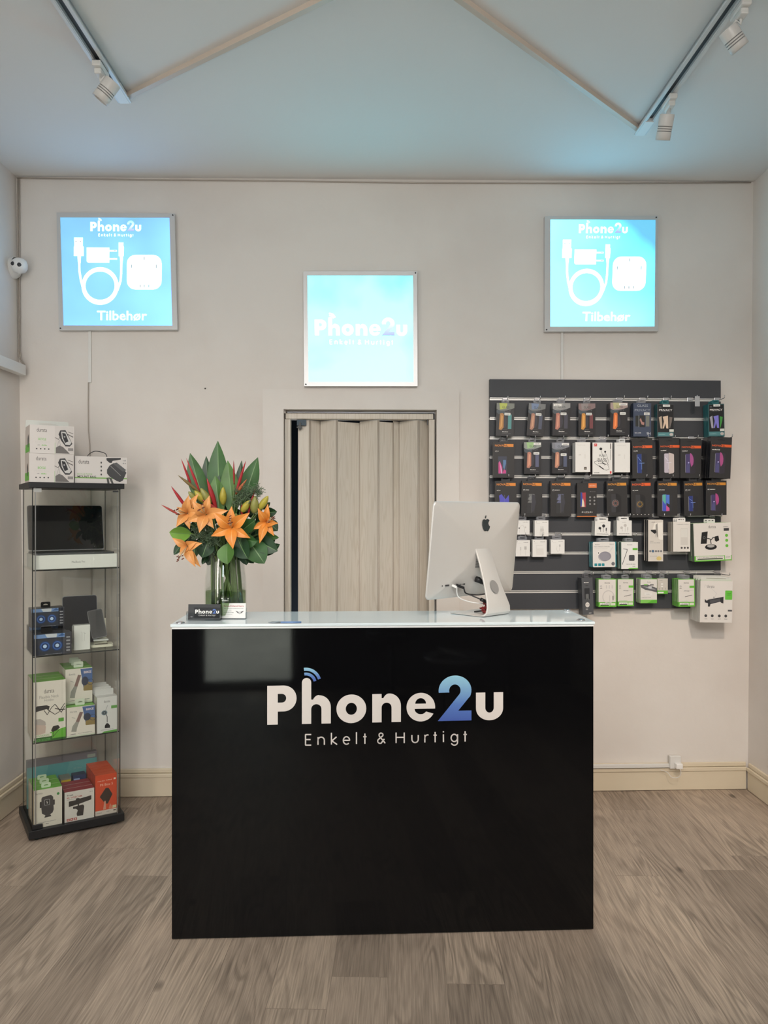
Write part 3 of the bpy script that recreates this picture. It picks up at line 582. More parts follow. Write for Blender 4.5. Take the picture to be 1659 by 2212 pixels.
# ================================================================ all-in-one computer seen from behind
ALU = M((216, 213, 209), .36, .35, name='anodised_aluminium')
phi = math.radians(42.3); dv = Vector((math.cos(phi), math.sin(phi), 0)); nv = Vector((math.sin(phi), -math.cos(phi), 0))
pc = Vector((.345, 3.045, 0)); Bq = pc+nv*.135
im = empty('desktop_computer', (Bq.x, Bq.y, CT), (0, 0, phi), 'silver all-in-one computer seen from behind on the counter', 'computer')
PW, PH = .512, .372; tilt = math.radians(6.5); pb = Vector((0, .135, .068))
pu = Vector((0, -math.sin(tilt), math.cos(tilt))); pn = Vector((0, -math.cos(tilt), -math.sin(tilt)))
mb = MB(); n = 0; rings = []; base = rrect(-PW/2, 0, PW/2, PH, .017, 8); N = len(base)
def pp(x, z, d): return Vector((x, 0, 0))+pb+pu*z+pn*d
S = [(1.0, -.004), (1.0, .001), (.992, .0035), (.97, .006), (.9, .013), (.78, .022), (.6, .031), (.4, .037), (.2, .039), (.0, .040)]
for s_, d in S: rings.append([pp(x*s_, PH/2+(z-PH/2)*s_, d) for x, z in base])
vs = [p for r in rings for p in r]; fs = [(i*N+k, i*N+(k+1) % N, (i+1)*N+(k+1) % N, (i+1)*N+k) for i in range(len(S)-1) for k in range(N)]
mb.add(vs, fs, ALU, True); mb.add([pp(x, z, -.004) for x, z in base], [tuple(range(N))], M((12, 12, 13), .1))
mb.build('display_housing', im)
def bulge(x, z):
    s_ = max(abs(x)/(PW/2), abs(z-PH/2)/(PH/2)); d = .040
    for (a, da), (c, dc) in zip(S[1:-1], S[2:]):
        if c <= s_ <= a: d = dc+(da-dc)*(s_-c)/(a-c)
    return d+.0006
AP = M((40, 48, 50), .15); K = lambda u, v, t: tuple(pp(.012+(u-653)*.00062, .284-(v-318)*.000455, bulge(.012+(u-653)*.00062, .284-(v-318)*.000455)+.0016))
lg = MB(); body = [(653, 272), (662, 266), (674, 265), (684, 272), (688, 279), (678, 290), (675, 305), (681, 320), (691, 329), (683, 350), (672, 366), (664, 369), (654, 364), (643, 368), (634, 366), (622, 345), (616, 318), (617, 290), (624, 273), (636, 266), (645, 269)]
lg.poly([body], K, AP); lg.poly([[(650, 262), (649, 250), (655, 237), (662, 233), (662, 246), (657, 257)]], K, AP); lg.build('rear_logo', im)
mb = MB()
for k in range(9): z = .118+k*.0042; x0 = -.035; mb.add([pp(x0, z, bulge(0, z)), pp(x0+.035, z, bulge(0, z)), pp(x0+.035, z+.002, bulge(0, z)), pp(x0, z+.002, bulge(0, z))], [(0, 1, 2, 3)], M((60, 60, 62), .5))
for x0, w_, z in ((-.20, .004, .052), (-.185, .022, .053), (-.125, .012, .052), (-.105, .006, .052), (-.093, .004, .052), (-.084, .01, .052)):
    dd = bulge(x0, z)+.002; mb.add([pp(x0, z, dd), pp(x0+w_, z, dd), pp(x0+w_, z+.006, dd), pp(x0, z+.006, dd)], [(0, 1, 2, 3)], M((60, 60, 62), .5))
mb.build('ports', im)
# stand: a swept band with a tight bend at the counter
prof = [(.108, .280), (.096, .280), (.084, .270), (.056, .20), (.028, .122), (.004, .058), (-.003, .034), (-.001, .014), (.008, .005), (.025, .002), (.10, .002), (.168, .002)]
wd = [.042, .042, .042, .043, .048, .060, .066, .070, .074, .077, .082, .086]
vs = []; fs = []
for i, (y, z) in enumerate(prof):
    a = Vector(prof[max(i-1, 0)]); c = Vector(prof[min(i+1, len(prof)-1)]); t = (c-a).normalized(); nn = Vector((-t.y, t.x))*(.0035 if 0 < i < 9 else .0015)
    for sx_ in (-1, 1):
        vs.append((sx_*wd[i], y+nn.x, z+nn.y+.001)); vs.append((sx_*wd[i], y-nn.x, z-nn.y+.001))
for i in range(len(prof)-1):
    a = i*4; c = a+4
    fs += [(a, c, c+2, a+2), (a+1, a+3, c+3, c+1), (a, a+1, c+1, c), (a+2, c+2, c+3, a+3)]
fs += [(0, 2, 3, 1), (len(vs)-4, len(vs)-3, len(vs)-1, len(vs)-2)]
mb = MB(); mb.add(vs, fs, ALU, True); st = mb.build('stand', im, bevel=.001)
mb = MB(); cc = Vector((0, .0245, .112)); t = Vector((0, .4, .92)).normalized()
e = [(cc+Vector((1, 0, 0))*.022*math.cos(a*math.pi/14)+t*.027*math.sin(a*math.pi/14)+Vector((0, -.0085, -.001))) for a in range(28)]
mb.add(e, [tuple(range(28))], M((140, 138, 136), .5)); mb.build('cable_hole', st)
BK = M((28, 28, 30), .4); WC = M((232, 232, 230), .35)
q = lambda x, z, d: pp(x, z, bulge(x, z)+d)
root = empty('mains_cable', q(-.01, .07, .0)*0+Vector((Bq.x, Bq.y, CT)), (0, 0, phi), 'black power cord plugged into the back of the computer', 'cable')
mb = MB(); mb.tube([q(-.015, .072, .0), q(-.012, .070, .012), q(-.002, .060, .03)], [.012, .012, .007], BK, 12); mb.build('plug', root)
mb = MB(); mb.tube(cr([q(-.002, .060, .028), (.02, .07, .09), (.03, .05, .06), (.02, .06, .02), (-.01, .11, .006)]), .0032, BK, 8); mb.build('cord', root)
root = empty('usb_cable', (Bq.x, Bq.y, CT), (0, 0, phi), 'black data cable with oval filter looping below the ports', 'cable')
mb = MB(); mb.bar(q(-.125, .055, .002), q(-.10, .045, .022), .014, .010, BK); mb.build('plug', root)
mb = MB(); mb.tube(cr([q(-.10, .045, .022), (-.08, .09, .085), (-.04, .07, .078), (.0, .04, .084), (.03, .06, .08)]), .0028, BK, 8); mb.tube(cr([(-.075, .088, .083), (-.04, .05, .062), (-.01, .045, .05), (.02, .055, .03), (.03, .09, .012)]), .0026, BK, 8)
mb.tube([(-.04, .05, .062), (-.015, .046, .052)], .007, BK, 10); mb.build('cord', root)
root = empty('white_cable', (Bq.x, Bq.y, CT), (0, 0, phi), 'white cable plugged in beside the black data cable', 'cable')
mb = MB(); mb.bar(q(-.148, .056, .002), q(-.138, .050, .018), .012, .008, WC); mb.build('plug', root)
mb = MB(); mb.tube(cr([q(-.138, .050, .018), (-.12, .095, .075), (-.08, .08, .055), (-.03, .06, .045), (.03, .07, .04)]), .0022, WC, 8); mb.build('cord', root)
fp = pix(1047, 1318, 2.99); rf = empty('red_blossom', (fp.x, fp.y, CT+.004), (0, 0, 0), 'small dried red flower lying inside the computer stand', 'flower'); mb = MB(); R1 = M((140, 30, 30), .6, var=.2, vscale=60); rnd = random.Random(3)
for k in range(34):
    a = rnd.uniform(0, 6.28); z = rnd.uniform(0, .042); r = rnd.uniform(.003, .015); c = Vector((r*math.cos(a), r*math.sin(a), z)); d1 = Vector([rnd.uniform(-1, 1) for _ in '123']).normalized(); d2 = d1.cross(Vector([rnd.uniform(-1, 1) for _ in '123'])).normalized(); s_ = rnd.uniform(.004, .009)
    mb.add([c-d1*s_, c-d2*s_*.8, c+d1*s_+d2*s_*.4, c+d2*s_], [(0, 1, 2, 3)], R1)
mb.build('petals', rf)
# ---- business cards, pen
def card(px0, px1, py1, py0, Y, name, label, cat, draw, mat, w0=None):
    a = pix(px0, py1, Y); b_ = pix(px1, py1, Y); w_ = b_.x-a.x; h = pix(px0, py0, Y).z-a.z
    r = empty(name, (a.x, a.y, CT+.0), (0, 0, 0), label, cat); return r, w_, h
Yc = 2.82
r, w_, h = card(404, 477, 1344, 1310, Yc, 'card_holder', 'clear acrylic card holder at the counter end beneath the bouquet', 'card holder', None, None)
mb = MB(); mb.box(0, w_, .018, .020, 0, .048, ACRYL); mb.box(0, w_, -.012, .018, .0005, .002, ACRYL); mb.box(0, .002, -.012, .018, .002, .034, ACRYL); mb.box(w_-.002, w_, -.012, .018, .002, .034, ACRYL)
mb.poly([[(0, 0), (w_, 0), (w_, .028), (w_*.92, .030), (w_*.86, .016), (w_*.38, .016), (w_*.30, .030), (0, .030)]], lambda u, v, t: (u, -.012-.0015*(1-t), v+.001), ACRYL, True); mb.build('tray', r)
st = empty('business_cards', (r.location.x+.003, Yc+.002, CT+.003), (math.radians(-6), 0, 0), 'stack of black business cards with white wordmark in the holder', 'business cards')
mb = MB(); cw, chh = w_-.006, .056; mb.box(0, cw, 0, .010, 0, chh, M((50, 50, 52), .35)); mb.box(.022, cw, -.0022, -.0004, .008, .044, M((30, 30, 32), .3))
f2 = lambda u, v, t: (.026+u*(cw-.03)/1566, -.0026, .022+v*(cw-.03)/1566); draw_logo(mb, f2, WHITE, 12); mb.poly(TWO, f2, M((80, 110, 180), .4)); mb.build('card_stack', st)
r, w_, h = card(479, 531, 1341, 1307, 2.86, 'card_holder', 'acrylic card holder with a white card, right of the black cards', 'card holder', None, None)
mb = MB(); mb.box(-.002, w_+.002, .012, .014, 0, .04, ACRYL); mb.box(-.002, w_+.002, -.010, .012, .0005, .002, ACRYL); mb.box(-.002, .0, -.01, .012, .002, .025, ACRYL); mb.box(w_, w_+.002, -.01, .012, .002, .025, ACRYL); mb.build('tray', r)
st = empty('business_cards', (r.location.x, 2.86-.004, CT+.003), (math.radians(-5), 0, 0), 'stack of white business cards with red heading', 'business cards')
mb = MB(); mb.box(0, w_, 0, .008, 0, .056, CARD); p = Pr(mb, 0, w_, 0, .056, 0); RD = M((170, 40, 50), .4); DKT = M((90, 90, 92), .5)
p.text('SpeedGlansHero', .08, .74, .92, .86, RD, .02); p.scrib(.1, .64, .9, .675, DKT); p.scrib(.09, .47, .42, .51, DKT); p.scrib(.09, .36, .50, .41, DKT); p.scrib(.09, .25, .44, .28, DKT)
p.poly([(.57, .50), (.68, .44), (.74, .40), (.80, .44), (.93, .50), (.84, .36), (.75, .28), (.66, .36)], DKT); p.ell(.75, .38, .05, M((200, 200, 200), .4)); mb.build('card_stack', st)
pn0 = onfloor(579, 1344.5, CT+.004); pn1 = onfloor(646, 1344.5, CT+.004)
pen = empty('ballpoint_pen', pn0, (0, 0, CA), 'slim blue and grey pen lying near the counter front edge', 'pen')
MB().tube([(0, 0, 0), (.012, 0, 0), (.014, 0, 0), (.045, 0, 0)], [.001, .003, .0035, .0035], M((150, 160, 168), .3, .5)).build('tip', pen)
MB().tube([(.045, 0, 0), (.118, 0, 0)], .0036, M((120, 150, 195), .3)).build('barrel', pen)

# ================================================================ bouquet
VX, VY = pix(484, 1320, 2.90).x, 2.93
vase = empty('glass_vase', (VX, VY, CT), (0, 0, 0), 'tall clear glass vase part filled with water on the counter', 'vase')
VG = glass_mat('vase_glass', (.975, .985, .98), .12)
vp = [(.0, .002), (.076, .002), (.079, .008), (.0795, .10), (.077, .15), (.071, .20), (.063, .245), (.060, .258)]
mb = MB(); mb.lathe(vp, VG, n=40); mb.lathe([(r-.004 if r > .01 else r, z+.01) if i < 2 else (r-.004, z) for i, (r, z) in enumerate(vp)], VG, n=40); mb.lathe([(.060, .258), (.058, .260), (.056, .258)], VG, n=40); mb.build('vessel', vase)
WT = glass_mat('water', (.60, .72, .50), .1)
mb = MB(); mb.lathe([(.0, .013), (.0745, .013), (.075, .098), (0, .098)], WT, n=40); mb.build('water', vase)
def FL(zx, zy, dy=0): return pix(330+zx*.19, 940+zy*.19, 2.90+dy)
def leaf(mb, base, tip, width, mat, fold=.18, arch=.08, side=None, peak=.42, n=10, curl=0, twist=0, sharp=1.0, rib=None):
    base = Vector(base); tip = Vector(tip); L = (tip-base).length; ax = (tip-base).normalized()
    view = Vector((0, -1, 0)); sd = ax.cross(view)
    if sd.length < .1: sd = Vector((1, 0, 0))
    sd.normalize(); sd = Matrix.Rotation(twist, 3, ax) @ sd; nm = sd.cross(ax).normalized()
    if nm.y > 0: nm = -nm
    vs = []; fs = []
    for i in range(n+1):
        t = i/n; e = math.log(.5)/math.log(peak); wv = math.sin(math.pi*min(max(t, 0), 1)**e)**sharp*width/2+.0006
        c = base+ax*L*t+nm*(arch*L*math.sin(math.pi*t))-nm*(curl*L*t*t*t)
        for s_ in (-1, -.52, -.045, .045, .52, 1):
             vs.append(c+sd*wv*s_+nm*(abs(s_)**1.5*fold*wv*2))
    rb = []
    for i in range(n):
        for j in range(5): a = i*6+j; (rb if j == 2 and rib else fs).append((a, a+1, a+7, a+6))
    mb.add(vs, fs, mat, True)
    if rib: mb.add(vs, rb, rib, True)
    return mb
def stem_to(mb, p, root, mat, r=.0028):
    p = Vector(p); q = Vector((VX, VY, CT+.26)); a = (p-q); sx_ = max(-.046, min(.046, a.x*.5)); sy_ = max(-.04, min(.04, a.y*.5))
    sg = -1 if (int(p.x*1e4) % 3) else 1; bt = Vector((VX+sg*sx_*1.2+.01, VY+sg*sy_, CT+.018)); nk = Vector((VX+sx_, VY+sy_, CT+.255)); o = Vector(root)
    mb.tube([p-o, (p*.5+nk*.5+Vector((0, 0, .015)))-o, nk-o, (nk+bt)/2-o, bt-o], r, mat, 6)
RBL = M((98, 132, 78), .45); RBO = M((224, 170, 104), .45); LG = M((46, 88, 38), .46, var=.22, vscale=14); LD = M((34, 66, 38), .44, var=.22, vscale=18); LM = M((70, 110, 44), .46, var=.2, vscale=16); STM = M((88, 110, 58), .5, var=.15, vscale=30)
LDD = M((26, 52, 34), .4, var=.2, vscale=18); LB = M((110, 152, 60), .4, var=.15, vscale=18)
SP = [((740, 65), (765, 900), 190, .03, LG, 'tallest centre'), ((425, 205), (620, 900), 175, .05, LG, 'outer, leaning towards the cabinet'), ((608, 238), (660, 900), 130, .07, LD, 'narrow dark, beside the tallest'), ((852, 288), (930, 980), 175, .0, LM, 'broad, just right of the tallest'),
      ((1195, 252), (1000, 860), 170, .06, LG, 'outermost, leaning towards the doorway'), ((1012, 288), (950, 860), 85, .08, LD, 'slim, behind the right red spikes'), ((710, 460), (775, 960), 165, -.01, LM, 'short front'), ((800, 380), (850, 960), 200, .02, LD, 'wide dark middle')]
for tip, bs, wd_, dy, mt, wh in SP:
    b0 = FL(*bs, dy); t0 = FL(*tip, dy+.02); mb = MB(); mb2 = MB()
    rt = empty('spear_leaf', b0, (0, 0, 0), 'green spear leaf in the bouquet, '+wh, 'leaf', 'spear leaves in the bouquet')
    leaf(mb, (0, 0, 0), t0-b0, wd_*.00040, mt, .14, .03, peak=.52, n=14, sharp=1.0, rib=RBL); mb.build('blade', rt); stem_to(mb2, b0, b0, STM); mb2.build('stem', rt)
RDH = M((168, 44, 50), .42, var=.2, vscale=20); ORH = M((176, 96, 60), .42, var=.2, vscale=20); GBH = M((120, 100, 56), .45, var=.25, vscale=20); PKH = M((176, 72, 66), .42, var=.15, vscale=20)
HE = [((322, 268), (450, 600), 46, RDH, 'tall red, outer left'), ((380, 258), (535, 640), 50, RDH, 'tall red, beside the outer spear leaf'), ((285, 455), (540, 650), 62, GBH, 'green brown, angled left'), ((208, 580), (385, 830), 62, RDH, 'dark red, above the left lilies'),
      ((93, 790), (300, 905), 42, PKH, 'pink, lowest and furthest left'), ((615, 490), (720, 830), 95, RDH, 'broad red, at the centre'), ((920, 285), (925, 560), 34, RDH, 'short red, right of centre leaf'), ((1058, 290), (945, 660), 56, RDH, 'long red, in front of the doorway-side leaf'),
      ((1070, 500), (945, 670), 60, ORH, 'orange, below the long red one'), ((1162, 612), (1075, 930), 48, RDH, 'thin red, between the right buds'), ((1012, 780), (1015, 930), 50, RDH, 'small red, above the big lily'), ((560, 735), (740, 850), 64, PKH, 'reddish, lying over the left lilies')]
for tip, bs, wd_, mt, wh in HE:
    b0 = FL(*bs, -.02); t0 = FL(*tip, -.05); rt = empty('heliconia_spike', b0, (0, 0, 0), 'pointed flower spike, '+wh, 'flower', 'pointed red spikes in the bouquet')
    d = t0-b0; mb = MB(); k = 10; W = wd_*.000345/2
    mb.tube([d*(i/k) for i in range(k+1)], [W*(.35 if i == 0 else (math.sin(math.pi*min((i/k+.12)*.62, .5)) if i/k < .6 else 1)*(1-(i/k))**.75+.02) for i in range(k+1)], mt, 8); mb.build('bract', rt)
    mb = MB(); stem_to(mb, b0, b0, STM, .003); mb.build('stem', rt)
BD = M((172, 160, 62), .4, var=.15, vscale=25); BG = M((140, 140, 74), .4, var=.15, vscale=25)
for (x0, y0), (x1, y1), wd_, mt, wh in [((800, 588), (800, 800), 78, BD, 'upright yellow, below the short front leaf'), ((475, 630), (600, 770), 78, BD, 'yellow, above the left lilies'), ((545, 600), (660, 790), 84, BG, 'green, beside the broad red spike'), ((1100, 742), (1010, 880), 80, BD, 'yellow, left of the right buds'),
    ((1165, 690), (1150, 900), 96, BG, 'plump green, middle of the right buds'), ((1312, 690), (1210, 850), 76, BD, 'yellow, outermost on the right'), ((405, 640), (500, 750), 60, BG, 'small green, outermost on the left'), ((945, 890), (950, 960), 50, BG, 'tiny pale, behind the big lily')]:
    t0 = FL(x0, y0, -.05); b0 = FL(x1, y1, -.03); rt = empty('lily_bud', b0, (0, 0, 0), 'closed lily bud, '+wh, 'flower bud', 'lily buds in the bouquet')
    d = t0-b0; mb = MB(); W = wd_*.000345/2; mb.tube([d*(i/10) for i in range(11)], [W*(math.sin(math.pi*(i/10)**.85)**.7*.95+.05) for i in range(11)], mt, 10); mb.build('closed_petals', rt)
    mb = MB(); stem_to(mb, b0, b0, STM, .0022); mb.build('stem', rt)
LO = M((222, 140, 58), .45, var=.14, vscale=26); LO2 = M((214, 148, 84), .42, var=.12, vscale=22); ST = M((214, 190, 150), .5); AN = M((110, 50, 30), .6)
LIL = [((893, 1050), -.10, [(888, 828), (1070, 900), (1084, 1162), (900, 1268), (672, 1142), (704, 900)], 128, LO, 'large open orange lily facing forward at the centre', (900, 960)),
       ((600, 905), -.09, [(632, 705), (818, 862), (676, 1042), (528, 1082), (405, 975), (462, 770)], 118, LO2, 'open orange lily left of the centre one', (560, 830)),
       ((385, 890), -.07, [(498, 680), (520, 870), (408, 1050), (275, 1020), (283, 828), (395, 710)], 100, LO2, 'orange lily at the upper left turned sideways', (270, 880)),
       ((1290, 990), -.06, [(1302, 800), (1203, 855), (1147, 1062), (1215, 1203), (1365, 1130), (1392, 1000)], 92, LO, 'orange lily at the right edge of the bouquet', (1350, 950)),
       ((385, 1265), -.07, [(230, 1180), (525, 1235), (520, 1488), (462, 1475), (310, 1345), (470, 1225)], 100, LO2, 'drooping orange lily at the lower left', (320, 1400))]
for (cx, cy), dy, tips, wd_, mt, lb, anth in LIL:
    c = FL(cx, cy, dy); rt = empty('lily', c, (0, 0, 0), lb, 'lily', 'open orange lilies in the bouquet')
    for i, tp in enumerate(tips):
        t0 = FL(*tp, dy-.02-.012*(i % 2))-c; mb = MB(); leaf(mb, Vector((0, .012+.003*(i % 2), 0))+t0*.03, t0, wd_*.000345*(.98 if i % 2 else .78), mt, .20, .13, peak=.50, n=10, curl=.20, sharp=1.15, rib=RBO); mb.build('petal', rt)
    an = FL(*anth, dy-.05)-c; mb = MB()
    for k in range(6):
        a = an+Vector((random.uniform(-.012, .012), random.uniform(-.01, .01), random.uniform(-.014, .014))); mb.tube([(0, .008, 0), a*.6+Vector((0, -.006, 0)), a], .0011, ST, 5); mb.tube([a-Vector((.004, 0, .002)), a+Vector((.004, 0, .002))], .0018, AN, 6)
    mb.build('stamens', rt); mb = MB(); stem_to(mb, c+Vector((0, .02, 0)), c, STM, .003); mb.build('stem', rt)
# leafy sprigs
SPR = [('broad pale green leaf pointing left', [((440, 1120), (188, 1105), 175, LB, -.05)]),
       ('round leaf hanging over the vase rim', [((850, 1230), (850, 1470), 205, LM, -.09)]),
       ('large dark leaves lower right of the vase', [((960, 1150), (1080, 1405), 230, LD, -.07), ((1090, 1200), (1270, 1460), 240, LG, -.05), ((1030, 1380), (1290, 1400), 130, LD, -.03)]),
       ('dark leaves at the right edge below the lily', [((1150, 1180), (1420, 1320), 190, LD, -.04), ((1240, 1360), (1445, 1240), 110, LD, .0), ((1200, 1130), (1435, 1165), 90, LM, -.01)]),
       ('rounded leaves right of the central lily', [((1010, 1090), (1165, 965), 150, LG, -.06), ((980, 1170), (1185, 1210), 170, LG, -.08)]),
       ('dark leaves at the upper right edge', [((1260, 880), (1412, 870), 110, LD, .02), ((1300, 980), (1420, 1090), 130, LD, .03), ((1240, 840), (1335, 765), 60, LD, .02)]),
       ('dark leaves beside the drooping lily', [((480, 1200), (480, 1400), 190, LD, .0), ((370, 1200), (240, 1362), 90, LD, .01), ((620, 1350), (560, 1470), 60, LD, .02), ((640, 1170), (560, 1395), 190, LD, -.02)])]
rn = random.Random(5); fill = []
for k in range(120):
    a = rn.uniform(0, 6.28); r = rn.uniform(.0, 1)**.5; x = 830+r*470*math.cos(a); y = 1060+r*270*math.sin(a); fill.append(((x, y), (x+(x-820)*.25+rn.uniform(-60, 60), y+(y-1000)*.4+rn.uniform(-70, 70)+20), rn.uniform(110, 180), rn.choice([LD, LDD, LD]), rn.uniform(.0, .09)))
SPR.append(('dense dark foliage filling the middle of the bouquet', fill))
for lb, lv in SPR:
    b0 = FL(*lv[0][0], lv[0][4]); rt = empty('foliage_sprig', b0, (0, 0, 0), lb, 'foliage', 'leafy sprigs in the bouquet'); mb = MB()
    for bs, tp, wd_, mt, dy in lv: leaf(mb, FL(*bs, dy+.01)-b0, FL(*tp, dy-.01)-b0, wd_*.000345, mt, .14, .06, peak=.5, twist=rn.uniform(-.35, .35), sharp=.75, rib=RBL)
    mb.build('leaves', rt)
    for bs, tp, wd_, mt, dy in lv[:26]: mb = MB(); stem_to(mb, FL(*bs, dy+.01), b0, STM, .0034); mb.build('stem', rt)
FG = M((92, 112, 84), .6, var=.2, vscale=30)
for lb, cs in (('feathery grey green fern spray at the left of centre', [(560, 1130, 150), (640, 1080, 120), (500, 1090, 100), (690, 1180, 110)]), ('feathery grey green fern spray behind the right red spikes', [(1030, 650, 130), (1110, 690, 120), (960, 720, 90), (1190, 620, 90)])):
    b0 = FL(cs[0][0], cs[0][1], 0); rt = empty('fern_spray', b0, (0, 0, 0), lb, 'fern', 'fern sprays in the bouquet'); mb = MB()
    for cx, cy, rr in cs:
        for k in range(26):
            a = rn.uniform(0, 6.28); p = FL(cx, cy+40, -.03)-b0; q_ = FL(cx+rr*math.cos(a)*rn.uniform(.5, 1), cy+rr*math.sin(a)*rn.uniform(.5, 1), -.05+rn.uniform(-.02, .02))-b0; mb.tube([p, (p+q_)/2+Vector((0, 0, .006)), q_], .0006, FG, 4)
            for j in range(5):
                s_ = p.lerp(q_, .3+.16*j); e_ = s_+Vector((rn.uniform(-.012, .012), rn.uniform(-.006, .006), rn.uniform(-.012, .012))); mb.tube([s_, e_], .0009, FG, 4)
    mb.build('fronds', rt); mb = MB(); stem_to(mb, b0, b0, STM, .002); mb.build('stem', rt)
# ================================================================ slatwall panel
SB = M((60, 62, 67), .55, var=.06, vscale=3, name='slatwall_board'); RAILM = M((226, 224, 220), .3, .35, name='slatwall_aluminium')
PO = .030                                            # front of the board, in front of the wall
px_, pz_ = WALL.hit(1058, 1316, PO); pR, pT = WALL.hit(1557, 822, PO)
sw = empty('slatwall_display', WALL.w(px_, 0, pz_), (0, 0, WALL.a), 'dark grey slatwall panel with aluminium rails on the wall', 'display panel')
rails = [863, 905, 947, 988.3, 1030, 1071.5, 1113, 1153.6, 1194.6, 1236, 1277.5]
zr = [WALL.hit(1300, y, PO)[1]-pz_ for y in rails]
edges = [pT-pz_]+zr+[0]
for k in range(12):
    hi = edges[k]-(.0045 if k else 0); lo = edges[k+1]+(.0045 if k < 11 else 0)
    MB().box(0, pR-px_, -PO, -.004, lo, hi, SB).build('board', sw)
MB().box(.002, pR-px_-.002, -.015, -.002, .002, pT-pz_-.002, M((30, 30, 32), .6)).build('backing', sw)
for z in zr:
    mb = MB(); W = pR-px_; mb.box(0, W, -PO-.002, -PO+.002, z+.0035, z+.0075, RAILM); mb.box(0, W, -PO-.002, -PO+.002, z-.0075, z-.0035, RAILM); mb.box(0, W, -PO+.006, -PO+.009, z-.004, z+.004, RAILM); mb.build('rail', sw)
HKM = M((196, 196, 198), .25, .9); TABC = M((150, 152, 158), .2, alpha=.55, name='clear_plastic_tab'); LBH = M((170, 172, 176), .25, name='label_plastic')
RAILY = {1: 863, 2: 947, 3: 1030, 4: 1113, 5: 1153.6, 6: 1236}
ORD = ['first', 'second', 'third', 'fourth', 'fifth', 'sixth', 'seventh', 'eighth', 'ninth', 'tenth', 'eleventh']
ROWN = {1: 'top row', 2: 'second row', 3: 'third row', 4: 'fourth row', 5: 'fifth row', 6: 'bottom row'}
def hook(px, row, reach, holder=False, tip='hook'):
    x, z = WALL.hit(px, RAILY[row], PO); 
    r = empty('slatwall_hook', WALL.w(x, -PO, z), (0, 0, WALL.a), 'metal slatwall hook holding the %s' % tip, 'hook', 'hooks on the slatwall panel')
    mb = MB(); mb.box(-.016, .016, -.0055, -.0022, -.012, .010, HKM); mb.build('back_plate', r, bevel=.001)
    L = reach-PO+.022; mb = MB(); mb.tube([(0, -.004, -.006), (0, -L+.012, -.006), (0, -L+.003, -.003), (0, -L, .010)], .0022, HKM, 8); mb.build('prong', r)
    if holder: MB().box(-.013, .013, -L-.002, -L, -.050, .004, LBH).build('label_holder', r)
def pkg(row, idx, box, off, th, n, name, look, draw, body, side=None, tab='clear', tilt=0, cat='package', hookpx=None, gap=.0022, behind=None, top=None, tabw=.42, yaw=0):
    x0, y1, x1, y0 = box; n = min(n, 1+int((off-th-PO-.003)/(th+gap)))
    a = WALL.hit(x0, y0, off); b_ = WALL.hit(x1, y1, off); W = b_[0]-a[0]; H = b_[1]-a[1]; cx = (a[0]+b_[0])/2; zt = b_[1]
    mb = MB(); sd = side or body
    v = [(-W/2, 0, -H), (W/2, 0, -H), (W/2, th, -H), (-W/2, th, -H), (-W/2, 0, 0), (W/2, 0, 0), (W/2, th, 0), (-W/2, th, 0)]
    mb.add(v, [(0, 1, 5, 4)], body); mb.add(v, [(2, 3, 7, 6), (3, 2, 1, 0), (1, 2, 6, 5), (3, 0, 4, 7)], sd); mb.add(v, [(4, 5, 6, 7)], top or sd)
    p = Pr(mb, -W/2, W/2, -H, 0, 0); draw(p)
    loc = WALL.w(cx, -off, zt); rt = mb.build(name, None, loc, (0, tilt, WALL.a+yaw))
    tag(rt, '%s, %s from left on the %s' % (look, ORD[idx-1], ROWN[row]), cat, 'packages on the slatwall %s' % ROWN[row])
    if tab:
        m = TABC if tab == 'clear' else tab; t = MB(); h = .021; tw = W*tabw
        t.poly([rrect(-tw/2, -.002, tw/2, h, .005, 3), rrect(-tw*.32, .009, tw*.32, .014, .002, 3)], lambda u, v_, q: (u, .0008+.0008*q+th*.3, v_), m, True); t.build('hang_tab', rt)
    sh_ = behind or (look.split(',')[0].split(' with ')[0])
    for k in range(1, n):
        c = copy_tree(rt); c.location = WALL.w(cx+random.uniform(-.001, .001), -off+k*(th+gap), zt+random.uniform(-.0015, .001)); c.rotation_euler = (0, tilt+random.uniform(-.006, .006), WALL.a+yaw)
        c['label'] = '%s, %s from the front behind the %s package, %s' % (' '.join(sh_.split()[:5]), ORD[k], ORD[idx-1], ROWN[row])
    hook(hookpx or (x0+x1)/2, row, off, tip='%s package of the %s' % (ORD[idx-1], ROWN[row]))
C = lambda *c: M(c, .4)
W_, K_, G_ = C(238, 236, 232), C(24, 24, 26), C(120, 120, 122)
